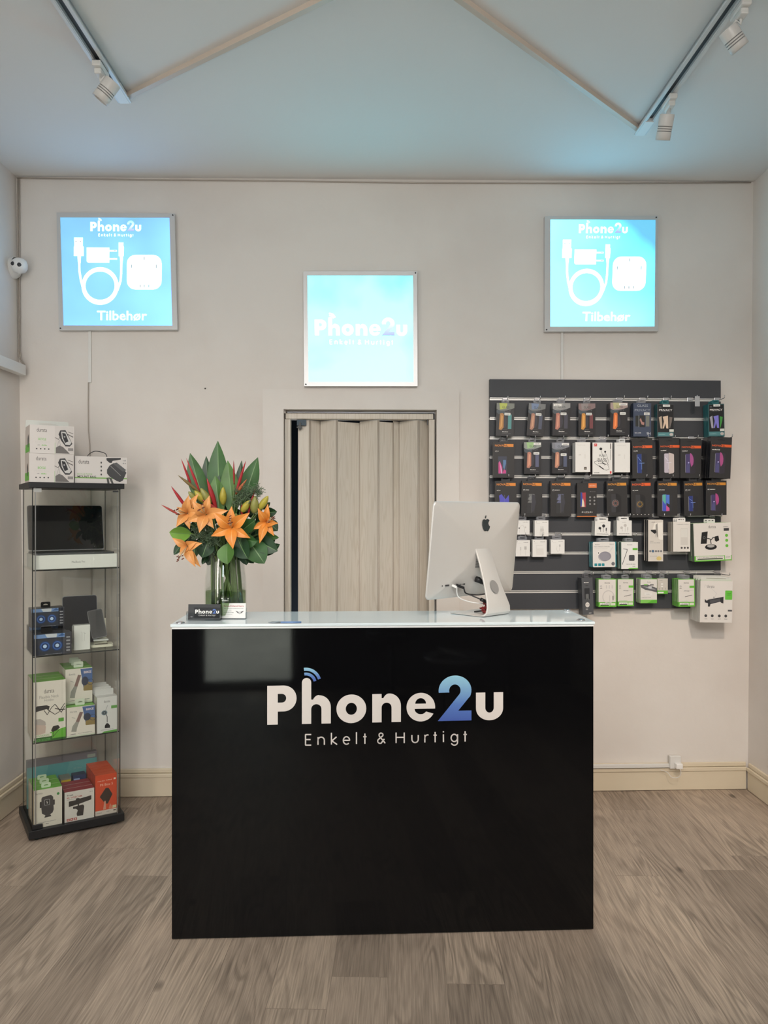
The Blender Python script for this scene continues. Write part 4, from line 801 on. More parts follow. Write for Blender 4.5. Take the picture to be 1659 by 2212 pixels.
def d_glass(t1, t2, ph, strip, price=True, st=(.45, .66)):
    def d(p):
        p.poly([(0, 1), (1, 1), (1, .86), (.8, .82), (.5, .78), (.2, .76), (0, .82)], C(*t1)); p.poly([(.15, 1), (.6, 1), (.55, .84), (.2, .80)], C(*t2)); p.poly([(.0, .8), (.3, .76), (.5, .78), (.45, .68), (.12, .66), (0, .72)], C(74, 84, 92))  # coloured sheen of the top painted in as flat tinted polygons
        p.text('GLASS', .32, .84, .72, .91, C(60, 70, 72)); p.text('PRIVACY', .22, .745, .80, .80, C(110, 116, 120))
        p.poly([(.16, .20), (.20, .68), (.34, .70), (.42, .66), (.42, .26), (.30, .18)], C(*ph)); p.poly([(.24, .22), (.28, .64), (.36, .60), (.34, .3)], C(min(ph[0]+30, 255), ph[1]+30, ph[2]+20))
        p.poly([(.43, .62)]+[(.43+.16*math.sin(a), .43+.20*math.cos(a)) for a in [i*math.pi/8 for i in range(1, 8)]]+[(.43, .24)], C(58, 56, 66))
        p.rect(.66, .22, .86, .66, C(*strip)); p.rect(.36, .19, .62, .196, C(110, 108, 110)); p.scrib(.36, .12, .68, .145, W_); p.scrib(.34, .075, .85, .09, G_)
        if price: p.rect(st[0], st[1]-.03, st[0]+.34, st[1]+.05, C(225, 226, 222), .03); p.scrib(st[0]+.06, st[1], st[0]+.28, st[1]+.025, G_)
    return d
def d_nova(ac, ph, header=True, model=.30, icons=False):
    A = C(*ac)
    def d(p):
        if header: p.rect(0, .845, 1, .85, C(40, 40, 42)); p.rect(.32, .915, .66, .935, K_, .02); p.rect(.42, .93, .56, .95, K_, .02)
        v0, v1 = (.755, .82) if header else (.865, .945)
        p.rect(.5, v0, .96 if not header else .99, v1, A); p.text('NOVA', .07, v0+.01, .50, v1-.012, A, .02); p.text('NL', .505, v0+.01, .70, v1-.012, C(60, 50, 44), .01)
        dv_ = 0 if header else .06
        p.scrib(.08, .675+dv_, .08+model, .70+dv_, W_); p.scrib(.08, .645+dv_, .2, .652+dv_, G_)
        ph(p)
    return d
def two(c1, c2, glow=None, u0=.24, u1=.72, v0=.12, v1=.62, arcc=None, oc=(46, 46, 50)):
    def f(p):
        m = (u0+u1)/2-.02; p.rect(u0, v0+.01, m+.08, v1-.01, C(*c1), .05); p.poly([(m, v0-.02), (u1-.04, v0), (u1, v0+.03), (u1, v1-.04), (u1-.03, v1-.02), (m, v1+.01)], C(*(c2 or oc)))
        p.rect(u0-.005, v0+.02, u0+.012, v1-.03, C(150, 152, 158)); p.rect(m-.004, v0, m+.004, v1, C(96, 98, 106))
        if arcc:
            p.poly([(m, v0+.30)]+[(m+.17*math.sin(a), v0+.32+.19*math.cos(a)) for a in [i*.35 for i in range(0, 7)]]+[(m+.06, v0+.16)], C(*arcc)); p.poly([(u0+.03, v0+.02), (u0+.06, v0+.2), (u0+.14, v0+.30), (m-.02, v0+.2), (m-.02, v0+.02)], C(82, 80, 128)); p.ell(u0+.15, v0+.27, .035, C(180, 170, 220))
        if glow: p.line([(u0+.04, v1-.09), (m-.02, v0+.30)], .018, C(*glow)); p.line([(m-.11, v0+.26), (m+.13, v0+.26)], .018, C(*glow)); p.line([(m-.0, v0+.1), (m-.0, v0+.26)], .014, C(*glow))
    return f
def ph_xs(p): p.rect(.22, .10, .64, .60, C(58, 62, 80), .02); p.poly([(.24, .12), (.24, .42), (.30, .47), (.42, .30), (.43, .14), (.60, .12), (.60, .2), (.5, .24), (.44, .14)], C(206, 70, 140)); p.poly([(.28, .48), (.34, .36), (.42, .2), (.42, .12), (.36, .12)], C(214, 160, 200)); p.poly([(.46, .50), (.60, .50), (.60, .40), (.52, .22), (.46, .3)], C(92, 128, 170))
def ph_dots(c): 
    def f(p):
        p.rect(.28, .08, .66, .64, C(50, 50, 52), .04)
        for v, h in ((.56, .07), (.47, .08), (.38, .06)): p.poly([(.36-(.06 if v < .5 else 0), v), (.36, v+h), (.62, v+h), (.66, v)], C(*c))
        p.poly([(.50, .12), (.50, .62), (.64, .60), (.70, .4), (.62, .14)], C(60, 60, 68)); p.line([(.5, .1), (.5, .63)], .008, G_); p.poly([(.34, .46), (.40, .56), (.48, .58), (.48, .44)], C(*[x+16 for x in c]))
    return f
def ph_rings(c1, c2):
    def f(p):
        p.rect(.22, .10, .56, .62, C(56, 56, 60), .04); p.poly([(.44, .08), (.68, .11), (.70, .55), (.62, .60), (.44, .65)], C(30, 30, 32)); 
        for r, c, wd in ((.17, c1, .1), (.12, c2, .12), (.075, c1, .2)): p.ell(.42, .36, r, C(*c), n=22, hole=1-wd)
    return f
def ph_blue(p): p.poly([(.18, .60), (.30, .64), (.48, .50), (.64, .62), (.66, .40), (.22, .40)], C(84, 84, 190)); p.rect(.22, .14, .66, .42, C(70, 66, 120)); p.line([(.44, .14), (.44, .62)], .01, C(120, 120, 180))
def ph_wave(p): two((70, 84, 190), None)(p); p.poly([(.26, .60), (.26, .44), (.40, .32), (.42, .40), (.42, .61)], C(96, 180, 160)); p.poly([(.44, .30), (.60, .22), (.60, .14), (.44, .13)], C(206, 88, 150)); p.poly([(.44, .6), (.60, .6), (.60, .32), (.44, .38)], C(80, 120, 210))
OR1 = (226, 140, 56); OR2 = (232, 98, 44); OR3 = (216, 146, 54); NB = M((42, 41, 42), .45); NS = M((28, 30, 36), .4)
GB = M((40, 40, 44), .35); GSD = M((34, 36, 42), .35)
def d_gp(p):
    p.text('GLASS', .22, .885, .82, .955, C(170, 176, 184)); p.text('PRIVACY', .08, .75, .95, .82, C(160, 166, 176)); p.rect(.6, .64, .92, .72, C(214, 214, 212)); p.scrib(.66, .665, .86, .69, G_)
    p.rect(.12, .30, .30, .62, C(40, 42, 40)); p.rect(.33, .28, .66, .63, C(36, 34, 36)); p.poly([(.36, .50), (.46, .36), (.60, .34), (.62, .42), (.5, .44), (.42, .56)], C(176, 130, 122)); p.rect(.70, .30, .90, .62, C(120, 122, 114)); p.rect(.30, .28, .33, .63, C(150, 156, 160))
    p.scrib(.08, .1, .44, .12, W_); p.text('9H', .75, .05, .96, .13, C(220, 222, 226))
def d_pv(c1, c2, c3):
    def d(p):
        p.rect(.06, .16, .97, .975, K_); p.rect(.04, .03, .97, .145, C(84, 138, 142)); p.scrib(.1, .075, .5, .1, C(150, 190, 192)); p.rect(.34, .92, .76, .985, C(226, 226, 222)); p.scrib(.44, .94, .68, .965, G_); p.rect(.12, .90, .25, .92, G_)
        p.text('PRIVACY', .12, .79, .90, .85, C(236, 232, 230), .02); p.scrib(.25, .765, .7, .775, G_)
        p.poly([(.10, .60), (.26, .64), (.32, .26), (.20, .26), (.16, .4)], C(*c1)); p.poly([(.33, .62), (.64, .65), (.66, .26), (.54, .27), (.48, .42), (.40, .26), (.33, .27), (.40, .48)], C(*c2)); p.poly([(.72, .62), (.90, .60), (.86, .46), (.80, .36), (.76, .27), (.72, .28)], C(*c3)); p.rect(.72, .165, .98, .24, C(220, 222, 214)); p.ell(.84, .085, .11, C(200, 190, 186), rv=.045)
    return d
TEAL = M((38, 104, 108), .35)
X = pkg
X(1, 1, (1073, 871, 1111.5, 942), .072, .012, 2, 'screen_protector_box', 'dark box with yellow green sheen and teal strip', d_glass((128, 132, 124), (190, 200, 96), (186, 132, 76), (86, 150, 150)), GB, GSD, tilt=.03)
X(1, 2, (1142.5, 872, 1179, 942), .078, .012, 2, 'screen_protector_box', 'dark box with blue sheen and slate strip', d_glass((120, 122, 122), (120, 138, 170), (176, 128, 108), (78, 84, 104)), GB, GSD, tilt=.075)
X(1, 3, (1194, 870.6, 1232, 941), .085, .012, 3, 'screen_protector_box', 'dark box with a white price strip on top', lambda p: (d_glass((150, 150, 150), (160, 160, 158), (186, 124, 110), (70, 70, 84))(p), p.rect(.05, .90, .5, .965, W_), p.scrib(.14, .92, .42, .945, G_)), GB, GSD, tilt=.012)
X(1, 4, (1249.5, 871.5, 1286, 941), .072, .012, 1, 'screen_protector_box', 'dark box with reddish sheen and pink edge', d_glass((140, 118, 118), (150, 140, 138), (206, 144, 70), (120, 66, 70)), GB, GSD)
X(1, 5, (1318.5, 870, 1356, 940), .095, .012, 4, 'screen_protector_box', 'dark box with bright orange phone picture', lambda p: (d_glass((170, 150, 146), (190, 186, 140), (222, 120, 66), (44, 42, 44), st=(.55, .66))(p), p.rect(.5, .92, .97, .985, W_), p.scrib(.58, .94, .88, .965, G_)), GB, GSD, tilt=.008)
X(1, 6, (1368, 870.6, 1406.5, 943), .09, .012, 3, 'screen_protector_box', 'slate blue box with pale lettering', d_gp, M((66, 76, 98), .35), M((44, 54, 74), .35))
X(1, 7, (1419.5, 873, 1456, 944.5), .085, .012, 3, 'screen_protector_box', 'teal edged box with gold phone picture', d_pv((190, 170, 150), (226, 200, 176), (120, 110, 104)), M((60, 62, 66), .35), TEAL, tab=TEAL)
X(1, 8, (1529, 872.5, 1564, 943), .10, .012, 4, 'screen_protector_box', 'teal edged box with violet and green pictures', d_pv((170, 168, 180), (132, 126, 214), (66, 150, 66)), M((46, 90, 94), .35), TEAL, tab=TEAL, tilt=-.02, hookpx=1548)
hook(1490, 1, .10, True, 'empty white label plate, with no package, on the top row')
X(2, 1, (1066, 955, 1111, 1032), .10, .011, 3, 'case_box', 'black box with pink and blue phone picture', d_nova(OR1, ph_xs, False, .18), NB, NS, tab=M((60, 62, 66), .3))
X(2, 2, (1132, 955.5, 1169, 1023.6), .072, .012, 2, 'screen_protector_box', 'dark box with green sheen and violet strip', lambda p: (d_glass((150, 156, 150), (160, 196, 140), (190, 130, 112), (92, 96, 124), st=(.55, .64))(p), p.rect(.56, .92, .98, .985, W_), p.scrib(.64, .94, .9, .965, G_)), GB, GSD)
X(2, 3, (1192.6, 956, 1229.7, 1023), .072, .012, 2, 'screen_protector_box', 'dark box with grey sheen and blue strip', lambda p: (d_glass((130, 132, 140), (140, 144, 156), (190, 134, 112), (84, 92, 118), st=(.5, .60))(p), p.rect(.56, .91, .98, .98, W_), p.scrib(.64, .93, .9, .955, G_)), GB, GSD)
def d_plain(m): 
    def d(p): p.scrib(.15, .9, .7, .92, C(200, 196, 192)); p.scrib(.22, .56, .38, .60, C(206, 204, 200)); p.rect(.62, .45, .68, .6, C(222, 220, 216)); m(p)
    return d
X(2, 4, (1243, 955.5, 1275, 1019.5), .115, .018, 3, 'earphone_box', 'plain white box with small black square', d_plain(lambda p: (p.rect(.58, .08, .76, .17, C(70, 62, 56)), p.text('mi', .62, .10, .72, .15, C(200, 190, 170)))), CARD, M((214, 213, 210), .4))
def d_bass(p):
    p.rect(.08, .88, .23, .965, C(214, 50, 56)); p.text('JBL', .10, .905, .21, .94, W_, .02); RD_ = C(214, 50, 56); p.rect(.88, .02, .96, .10, RD_)
    p.text('PURE', .34, .55, .66, .62, C(60, 60, 62)); p.text('BASS', .27, .40, .72, .51, C(80, 80, 82)); p.scrib(.3, .33, .6, .37, G_)
    p.ell(.42, .80, .075, K_, rv=.04); p.ell(.64, .71, .05, K_, rv=.03); p.line([(.42, .78), (.50, .62), (.60, .48), (.72, .38), (.80, .30), (.74, .28)], .014, K_); p.line([(.64, .70), (.74, .55), (.80, .42), (.76, .32), (.60, .29), (.52, .37)], .012, K_)
    p.line([(.52, .40), (.24, .42), (.10, .40), (.12, .34), (.28, .28), (.55, .16), (.70, .125), (.84, .16), (.80, .28)], .014, K_); p.line([(.32, .27), (.56, .16)], .045, K_); p.line([(.48, .37), (.66, .31)], .04, K_); p.scrib(.08, .04, .34, .065, K_); p.rect(.89, .8, .93, .97, C(90, 80, 78)); p.rect(.9, .45, .92, .78, G_)
X(2, 5, (1279.8, 956, 1322.7, 1024.5), .105, .020, 3, 'earphone_box', 'white box with black neckband earphones picture', d_bass, CARD, M((70, 50, 50), .4), tab='clear')
X(2, 6, (1327.5, 956, 1361, 1020), .105, .018, 3, 'earphone_box', 'plain white box beside blue phone box', d_plain(lambda p: p.rect(.74, .09, .82, .12, W_)), CARD, M((214, 213, 210), .4), tab=M((200, 202, 204), .3))
NV = dict(tab=None, top=NB)
X(2, 7, (1364.5, 947, 1409, 1033), .10, .011, 3, 'case_box', 'black box with deep blue phone picture', d_nova(OR2, two((34, 56, 124), (34, 34, 40), (130, 170, 230)), model=.2), NB, NS, tilt=-.02, **NV)
X(2, 8, (1423.6, 946, 1468, 1032.4), .09, .011, 3, 'case_box', 'black box with silver phone picture', d_nova(OR2, two((196, 186, 198), (206, 192, 188), (230, 226, 240))), NB, NS, tilt=-.008, **NV)
X(2, 9, (1469.6, 947.6, 1515, 1032.6), .10, .011, 4, 'case_box', 'black box with violet and pink phone picture', d_nova(OR2, two((74, 62, 110), (46, 42, 52), arcc=(172, 84, 146)), model=.26), NB, NS, **NV)
X(2, 10, (1536, 944, 1581.5, 1033), .140, .0093, 9, 'case_box', 'black box with dim violet phone picture', d_nova(OR2, two((70, 62, 104), (52, 48, 58), arcc=(176, 80, 136)), model=.36), NB, NS, tilt=.045, hookpx=1557, **NV)
NT = M((60, 62, 66), .3)
X(3, 1, (1069.7, 1039, 1115.7, 1118), .09, .011, 3, 'case_box', 'black box with lavender blue phone picture', d_nova(OR1, ph_blue, False, .18), NB, NS, tab=NT)
X(3, 2, (1127, 1039, 1172, 1115), .08, .011, 2, 'case_box', 'black box with grey camera phone picture', d_nova(OR1, ph_dots((112, 114, 114)), False, .28), NB, NS, tab=NT, tilt=.02)
X(3, 3, (1189, 1039, 1234, 1115.5), .08, .011, 2, 'case_box', 'black box with bluish camera phone picture', d_nova(OR1, ph_dots((96, 100, 128)), False, .38), NB, NS, tab=NT)
def d_air(p):
    p.rect(.58, .86, 1, .99, C(222, 122, 66)); p.text('NOVANL', .64, .905, .95, .94, C(236, 214, 200)); p.rect(.16, .28, .46, .74, C(70, 60, 60), .03); p.rect(.18, .29, .44, .72, C(176, 60, 70), .02); p.poly([(.18, .45), (.18, .72), (.26, .72), (.30, .4), (.22, .3), (.18, .3)], C(50, 72, 160)); p.poly([(.24, .30), (.38, .30), (.36, .42), (.30, .55), (.26, .5)], C(226, 214, 190)); p.rect(.26, .715, .38, .735, K_)
    for u in (.66, .88):
        for v in (.38, .48, .58): p.ell(u, v, .045, C(150, 150, 150))
    p.scrib(.65, .74, .92, .76, G_); p.scrib(.24, .13, .78, .16, W_); p.scrib(.38, .095, .64, .105, C(180, 120, 70)); p.rect(0, 0, 1, .025, C(210, 120, 60))
X(3, 4, (1246.5, 1043.5, 1289, 1116.5), .075, .011, 2, 'case_box', 'narrow black box with rainbow phone and orange foot', d_air, NB, NS, tab=NT)
X(3, 5, (1310, 1039, 1354.5, 1114), .09, .011, 3, 'case_box', 'black box with silver ringed phone picture', d_nova(OR3, ph_rings((130, 122, 122), (196, 130, 116)), False, .24), NB, NS, tab=NT, tilt=-.015)
def d_ic(p):
    d_nova(OR2, ph_rings((110, 104, 96), (206, 160, 60)), False, .28)(p)
    for k in range(5): p.ell(.12+k*.18, .075, .022, W_, n=6)
X(3, 6, (1362.5, 1039, 1407, 1117.5), .095, .011, 2, 'case_box', 'black box with gold ringed phone picture', d_ic, NB, NS, tab=NT, tilt=-.02)
X(3, 7, (1420, 1039, 1463.5, 1114), .085, .011, 3, 'case_box', 'black box with green blue pink phone picture', d_nova(OR3, ph_wave, False, .28), NB, NS, tab=NT)
X(3, 8, (1476.5, 1039, 1518.5, 1114), .085, .011, 3, 'case_box', 'black box with royal blue phone picture', d_nova(OR3, two((42, 56, 124), (38, 36, 42), (130, 160, 230), v1=.58), False, .26), NB, NS, tab=NT, tilt=-.02)
X(3, 9, (1525, 1038, 1569.5, 1112.5), .11, .011, 5, 'case_box', 'black box with purple and magenta phone picture', d_nova(OR3, two((66, 54, 100), (48, 42, 54), arcc=(176, 72, 132), v1=.60), False, .36), NB, NS, tab=NT)
# small white accessory boxes
def d_acc(f):
    def d(p): p.ell(.12, .90, .02, K_, n=8); p.scrib(.55, .86, .88, .90, G_); p.scrib(.1, .80, .4, .815, C(190, 190, 190)); f(p)
    return d
LGY = C(205, 203, 200)
def i_ear(p): p.line([(.32, .12), (.34, .45), (.42, .62), (.5, .66), (.58, .62), (.62, .5)], .02, LGY); p.ell(.30, .45, .05, C(90, 90, 92)); p.line([(.66, .12), (.68, .46)], .02, LGY); p.ell(.72, .50, .06, LGY)
def i_plug(p): p.rect(.40, .30, .66, .48, LGY, .03); p.rect(.36, .06, .70, .30, C(222, 220, 216), .04); p.rect(.44, .48, .46, .62, G_); p.rect(.58, .48, .60, .62, G_)
def i_cable(p): p.rect(.30, .38, .38, .58, LGY); p.line([(.34, .08), (.34, .4)], .02, LGY); p.rect(.60, .42, .76, .62, C(190, 188, 186)); p.line([(.68, .06), (.68, .42)], .02, LGY)
def i_brick(p): p.rect(.28, .12, .78, .50, C(224, 222, 218), .05); p.line([(.28, .14), (.26, .66), (.72, .66)], .012, LGY)
def i_short(p): p.line([(.45, .55), (.42, .3), (.5, .15), (.62, .2), (.64, .5)], .02, LGY); p.rect(.60, .5, .70, .66, C(190, 188, 186))
WS = M((206, 205, 202), .4); WT_ = dict(tab='clear', tabw=.6)
X(4, 1, (1112, 1124, 1144, 1154.6), .075, .014, 2, 'accessory_box', 'small white box with wired earphones picture', d_acc(i_ear), CARD, WS, **WT_)
X(4, 2, (1155, 1124, 1184.7, 1158.5), .09, .014, 3, 'accessory_box', 'small white box with wall plug picture', d_acc(i_plug), CARD, WS, **WT_)
def d_sam(dark):
    c = C(50, 50, 54) if dark else C(196, 192, 188)
    def d(p):
        p.scrib(.34, .88, .62, .91, G_); p.ell(.56, .68, .10, c); p.ell(.32, .52, .09, c, rv=.09); p.line([(.56, .66), (.55, .25)], .02, c); p.line([(.36, .46), (.38, .28)], .025, c); p.rect(.70, .36, .76, .56, c); p.line([(.73, .22), (.73, .4)], .02, c); p.scrib(.14, .10, .88, .15, C(70, 70, 72))
    return d
SAMT = M((228, 227, 224), .4)
X(4, 3, (1285.5, 1126, 1319, 1157.5), .10, .014, 4, 'earphone_box', 'white box with black in ear earphones picture', d_sam(True), CARD, WS, tab=SAMT, tilt=.03, tabw=.7)
X(4, 4, (1332.5, 1124.5, 1364.7, 1157), .10, .014, 4, 'earphone_box', 'white box with pale in ear earphones picture', d_sam(False), CARD, WS, tab=SAMT, tabw=.65)
def d_car(p):
    p.rect(0, 0, 1, 1, C(214, 208, 200)); p.scrib(.2, .94, .44, .955, K_); p.poly([(.30, .78), (.42, .92), (.95, .94), (.98, .52), (.78, .52), (.62, .58), (.5, .62)], C(236, 232, 224)); p.poly([(.5, .88), (.62, .92), (.68, .56), (.58, .6), (.5, .7)], C(150, 146, 140)); p.poly([(.18, .76), (.5, .765), (.56, .70), (.44, .66), (.18, .73)], K_); p.line([(.45, .7), (.54, .58)], .02, K_)
    for k, u in enumerate((.14, .32, .52, .68, .86)): p.ell(u, .245, .07 if k != 1 else .09, G_ if k != 1 else C(80, 110, 140), n=12)
    p.scrib(.12, .44, .8, .455, G_); p.scrib(.12, .48, .35, .495, G_); p.scrib(.12, .12, .6, .13, G_); p.ell(.72, .07, .17, C(218, 196, 126), rv=.05)
X(4, 5, (1400, 1123, 1432.5, 1212.5), .13, .016, 4, 'car_charger_box', 'tall pale box with silver car charger picture', d_car, M((222, 218, 212), .35), M((60, 58, 58), .4), tab=None)
def d_pb(p):
    p.scrib(.22, .90, .9, .92, G_); p.rect(.44, .22, .86, .78, C(212, 208, 202), .03); p.rect(.46, .48, .84, .76, C(222, 220, 214), .02)
    for u in (.50, .68, .86): p.ell(u, .125, .06, C(80, 78, 76), n=12)
X(4, 6, (1454, 1127, 1491, 1191.5), .12, .022, 3, 'power_bank_box', 'white box with pale power bank picture', d_pb, M((226, 222, 216), .3), M((196, 186, 172), .2), tab=SAMT, tabw=.5)
DUR = C(110, 106, 104)
def dur(p, u0, v0, u1, v1): p.text('durata', u0, v0, u1, v1, DUR)
def d_3in1(p):
    p.rect(0, .14, 1, 1, C(226, 221, 215)); p.rect(.04, .03, .80, .13, C(226, 221, 215)); p.rect(.82, .03, .98, .15, C(226, 221, 215)); p.text('3-in-1 Wireless Charging Station', .08, .085, .77, .115, C(90, 90, 90)); p.rect(.08, .045, .76, .07, C(50, 70, 50)); p.text('25W', .84, .07, .96, .12, C(150, 150, 148))
    dur(p, .40, .86, .60, .94); p.poly([(.22, .76), (.38, .78), (.34, .46), (.18, .46)], K_); p.ell(.28, .62, .035, G_, hole=.7); p.ell(.45, .37, .16, K_, rv=.075); p.ell(.45, .395, .10, C(180, 178, 176), rv=.04); p.line([(.36, .60), (.44, .58), (.46, .45)], .022, K_); p.line([(.46, .55), (.52, .62), (.58, .60)], .022, K_); p.poly([(.56, .64), (.66, .66), (.68, .54), (.60, .50), (.56, .54)], K_)
    for v in (.66, .53, .39): p.ell(.88, v, .04, GREEN, n=12)
    p.scrib(.80, .88, .94, .90, G_); p.rect(.81, .78, .95, .85, C(60, 60, 62))
X(4, 7, (1497.5, 1129.5, 1578, 1212), .125, .035, 2, 'wireless_charger_box', 'large white and green box with charging stand picture', d_3in1, GREEN, M((120, 132, 118), .4), tab=SAMT, tilt=-.035, tabw=.22, top=GREEN)
X(5, 1, (1114, 1167, 1145, 1202), .08, .014, 2, 'accessory_box', 'small white box with cable plugs picture', d_acc(i_cable), CARD, WS, **WT_)
X(5, 2, (1150.5, 1166, 1181, 1203), .085, .014, 2, 'accessory_box', 'small white box with power brick picture', d_acc(i_brick), CARD, WS, **WT_)
X(5, 3, (1190, 1166, 1219.5, 1196), .085, .014, 3, 'accessory_box', 'small white box with short adapter picture', d_acc(i_short), CARD, WS, **WT_)
def d_wl(p):
    p.rect(0, 0, .96, 1, C(226, 223, 219), .05); p.scrib(.10, .885, .30, .91, K_); p.scrib(.72, .9, .92, .92, G_); p.text('FAST WIRELESS CHARGER', .06, .79, .72, .83, G_); p.scrib(.06, .73, .62, .74, C(180, 178, 176)); p.ell(.52, .43, .26, C(150, 148, 158), rv=.19, n=24); p.ell(.49, .41, .26, C(132, 130, 142), rv=.18, n=24, hole=.93); p.line([(.70, .58), (.86, .80)], .012, C(200, 198, 196)); p.ell(.24, .56, .07, W_); p.ell(.24, .56, .025, K_)
    for u in (.12, .28, .43): p.rect(u-.06, .04, u+.06, .15, C(40, 140, 152), .02)
    p.ell(.86, .13, .075, C(110, 110, 114))
X(5, 4, (1280.5, 1170.5, 1331, 1225), .115, .012, 6, 'wireless_charger_box', 'white and teal box with round charging pad picture', d_wl, M((46, 140, 152), .4), M((64, 150, 160), .4), tab='clear', tilt=-.01)
def d_wd(p): dur(p, .36, .88, .66, .93); p.rect(.68, .70, .98, .78, GREEN); p.line([(.12, .75), (.36, .73), (.34, .66), (.06, .16)], .03, K_); p.rect(.46, .30, .80, .52, C(70, 70, 74), .06); p.scrib(.3, .165, .86, .19, K_); p.scrib(.68, .09, .86, .11, K_); p.poly([(.4, 0), (.5, .035), (1, .035), (1, 0)], GREEN)
X(5, 5, (1342, 1171, 1378, 1229), .11, .014, 4, 'wireless_charger_box', 'white and green box with phone outline picture', d_wd, CARD, M((116, 150, 132), .4), tab='clear', top=GREEN)
# bottom row
def d_mph(p):
    p.scrib(.2, .86, .66, .885, W_); p.scrib(.36, .78, .58, .80, C(40, 40, 42)); p.rect(.22, .42, .70, .72, C(44, 46, 50), .05); p.rect(.34, .40, .60, .56, C(110, 112, 112), .05); p.rect(.40, .30, .54, .44, C(80, 82, 84)); p.ell(.46, .27, .19, C(222, 218, 212), rv=.07); p.scrib(.33, .265, .6, .28, G_); p.rect(.3, .13, .5, .17, C(150, 150, 150)); p.rect(.56, .03, .8, .055, C(170, 170, 170))
X(6, 1, (1255.5, 1248, 1280.5, 1328), .12, .030, 2, 'earphone_box', 'charcoal tapered box with clear window', d_mph, M((82, 84, 88), .4), M((58, 60, 64), .4), tab=M((90, 90, 94), .4), tilt=-.035, yaw=.15)
def d_cab(f):
    def d(p): p.rect(0, .17, .96, .985, C(226, 221, 215)); p.rect(.08, .045, .62, .14, C(236, 234, 230)); p.rect(.10, .045, .58, .075, K_); p.scrib(.12, .09, .56, .115, G_); p.rect(.66, .05, .94, .14, C(220, 226, 206)); dur(p, .33, .84, .64, .90); p.ell(.14, .74, .05, G_, hole=.7); p.rect(.08, .66, .2, .675, K_); f(p)
    return d
def i_3(p): 
    for u in (.44, .60, .76): p.rect(u-.025, .66, u+.025, .78, C(206, 202, 198), .01)
    p.ell(.55, .36, .34, C(206, 202, 198), rv=.24, n=24, hole=.86); p.rect(0.1, .172, .9, .2, C(226, 221, 215)); p.line([(.62, .2), (.62, .42)], .02, C(190, 186, 182)); p.rect(.76, .25, .86, .40, C(170, 166, 162))
def i_aux(p): p.rect(.68, .68, .97, .76, GREEN); p.line([(.32, .56), (.95, .60)], .02, C(190, 188, 184)); p.line([(.36, .58), (.66, .56)], .03, C(150, 148, 146)); p.line([(.40, .36), (.84, .42)], .03, C(110, 106, 104)); p.line([(.5, .37), (.76, .41)], .05, C(150, 146, 142)); p.scrib(.1, .2, .6, .212, GREEN)
GD = M((112, 178, 80), .4)
X(6, 2, (1293, 1251, 1331.5, 1311), .10, .012, 5, 'cable_box', 'white and green box with coiled cable picture', d_cab(i_3), GREEN, GD, tab='clear', top=GREEN)
X(6, 3, (1334.5, 1250.6, 1369, 1309.5), .075, .012, 2, 'cable_box', 'white and green box with audio plug picture', d_cab(i_aux), GREEN, GD, tab='clear', top=GREEN)
def d_fm(p): p.rect(0, .14, 1, .985, C(222, 218, 212)); dur(p, .40, .85, .63, .90); p.poly([(0, .74), (.4, .78), (1, .62), (1, .44), (.7, .5), (.3, .55), (.05, .64)], C(96, 96, 100)); p.poly([(.1, .70), (.6, .66), (.95, .55), (.6, .58)], C(160, 160, 164)); p.rect(.48, .60, .68, .70, C(200, 200, 204), .02); p.rect(.22, .74, .42, .78, GREEN); p.rect(.58, .73, .80, .78, C(100, 100, 104)); p.rect(.25, .32, .72, .44, C(228, 226, 222)); p.scrib(.35, .36, .55, .38, G_); p.scrib(.07, .22, .62, .24, K_); p.poly([(.45, .0), (.7, .09), (1, .14), (1, 0)], C(94, 180, 56)); p.poly([(0, .14), (.7, .14), (.6, .08), (.4, 0), (0, 0)], C(130, 200, 90))
X(6, 4, (1383.5, 1250.6, 1419, 1303), .11, .016, 4, 'car_transmitter_box', 'white and green box with car dashboard picture', d_fm, GREEN, M((170, 176, 160), .4), tab='clear', top=GREEN)
X(6, 5, (1419.8, 1249.5, 1442.5, 1283), .09, .012, 2, 'cable_box', 'small box with two painted glare spots', lambda p: (p.rect(0, .22, 1, 1, C(206, 200, 192)), dur(p, .2, .86, .5, .91), p.rect(.35, .60, .55, .68, W_), p.rect(.35, .44, .55, .52, W_), p.rect(.05, .04, .6, .14, W_), [p.rect(u, .28, u+.08, .4, C(180, 176, 172)) for u in (.15, .45, .75)]), GREEN, GD, tab='clear')  # glare on the front painted as two white rectangles
X(6, 6, (1465, 1251, 1500.5, 1310.5), .13, .012, 6, 'cable_box', 'white and green box fronting a deep cable stack', d_cab(i_aux), GREEN, GD, tab='clear', tilt=-.012, top=GREEN)
def d_mount(p):
    dur(p, .20, .83, .43, .90); p.rect(.77, .55, .99, .77, C(104, 196, 66), .02); p.scrib(.83, .70, .95, .715, C(50, 110, 40)); p.scrib(.83, .66, .95, .675, C(50, 110, 40)); p.poly([(.14, .56), (.20, .52), (.26, .55), (.72, .62), (.72, .46), (.66, .47), (.62, .50), (.32, .44), (.30, .38), (.24, .38), (.24, .46), (.14, .48)], C(52, 52, 56)); p.poly([(.30, .53), (.62, .58), (.62, .51), (.30, .46)], C(84, 84, 88)); p.line([(.12, .84), (.14, .9), (.36, .80), (.50, .70), (.45, .60), (.2, .55)], .008, C(200, 198, 196)); p.line([(.42, .56), (.42, .62)], .02, G_)
    for u in (.18, .38, .60, .80): p.ell(u, .16, .045, C(70, 70, 72), n=9); p.scrib(u-.04, .08, u+.05, .095, G_)
    p.rect(.86, .27, .99, .31, C(80, 80, 84))
o6 = .16
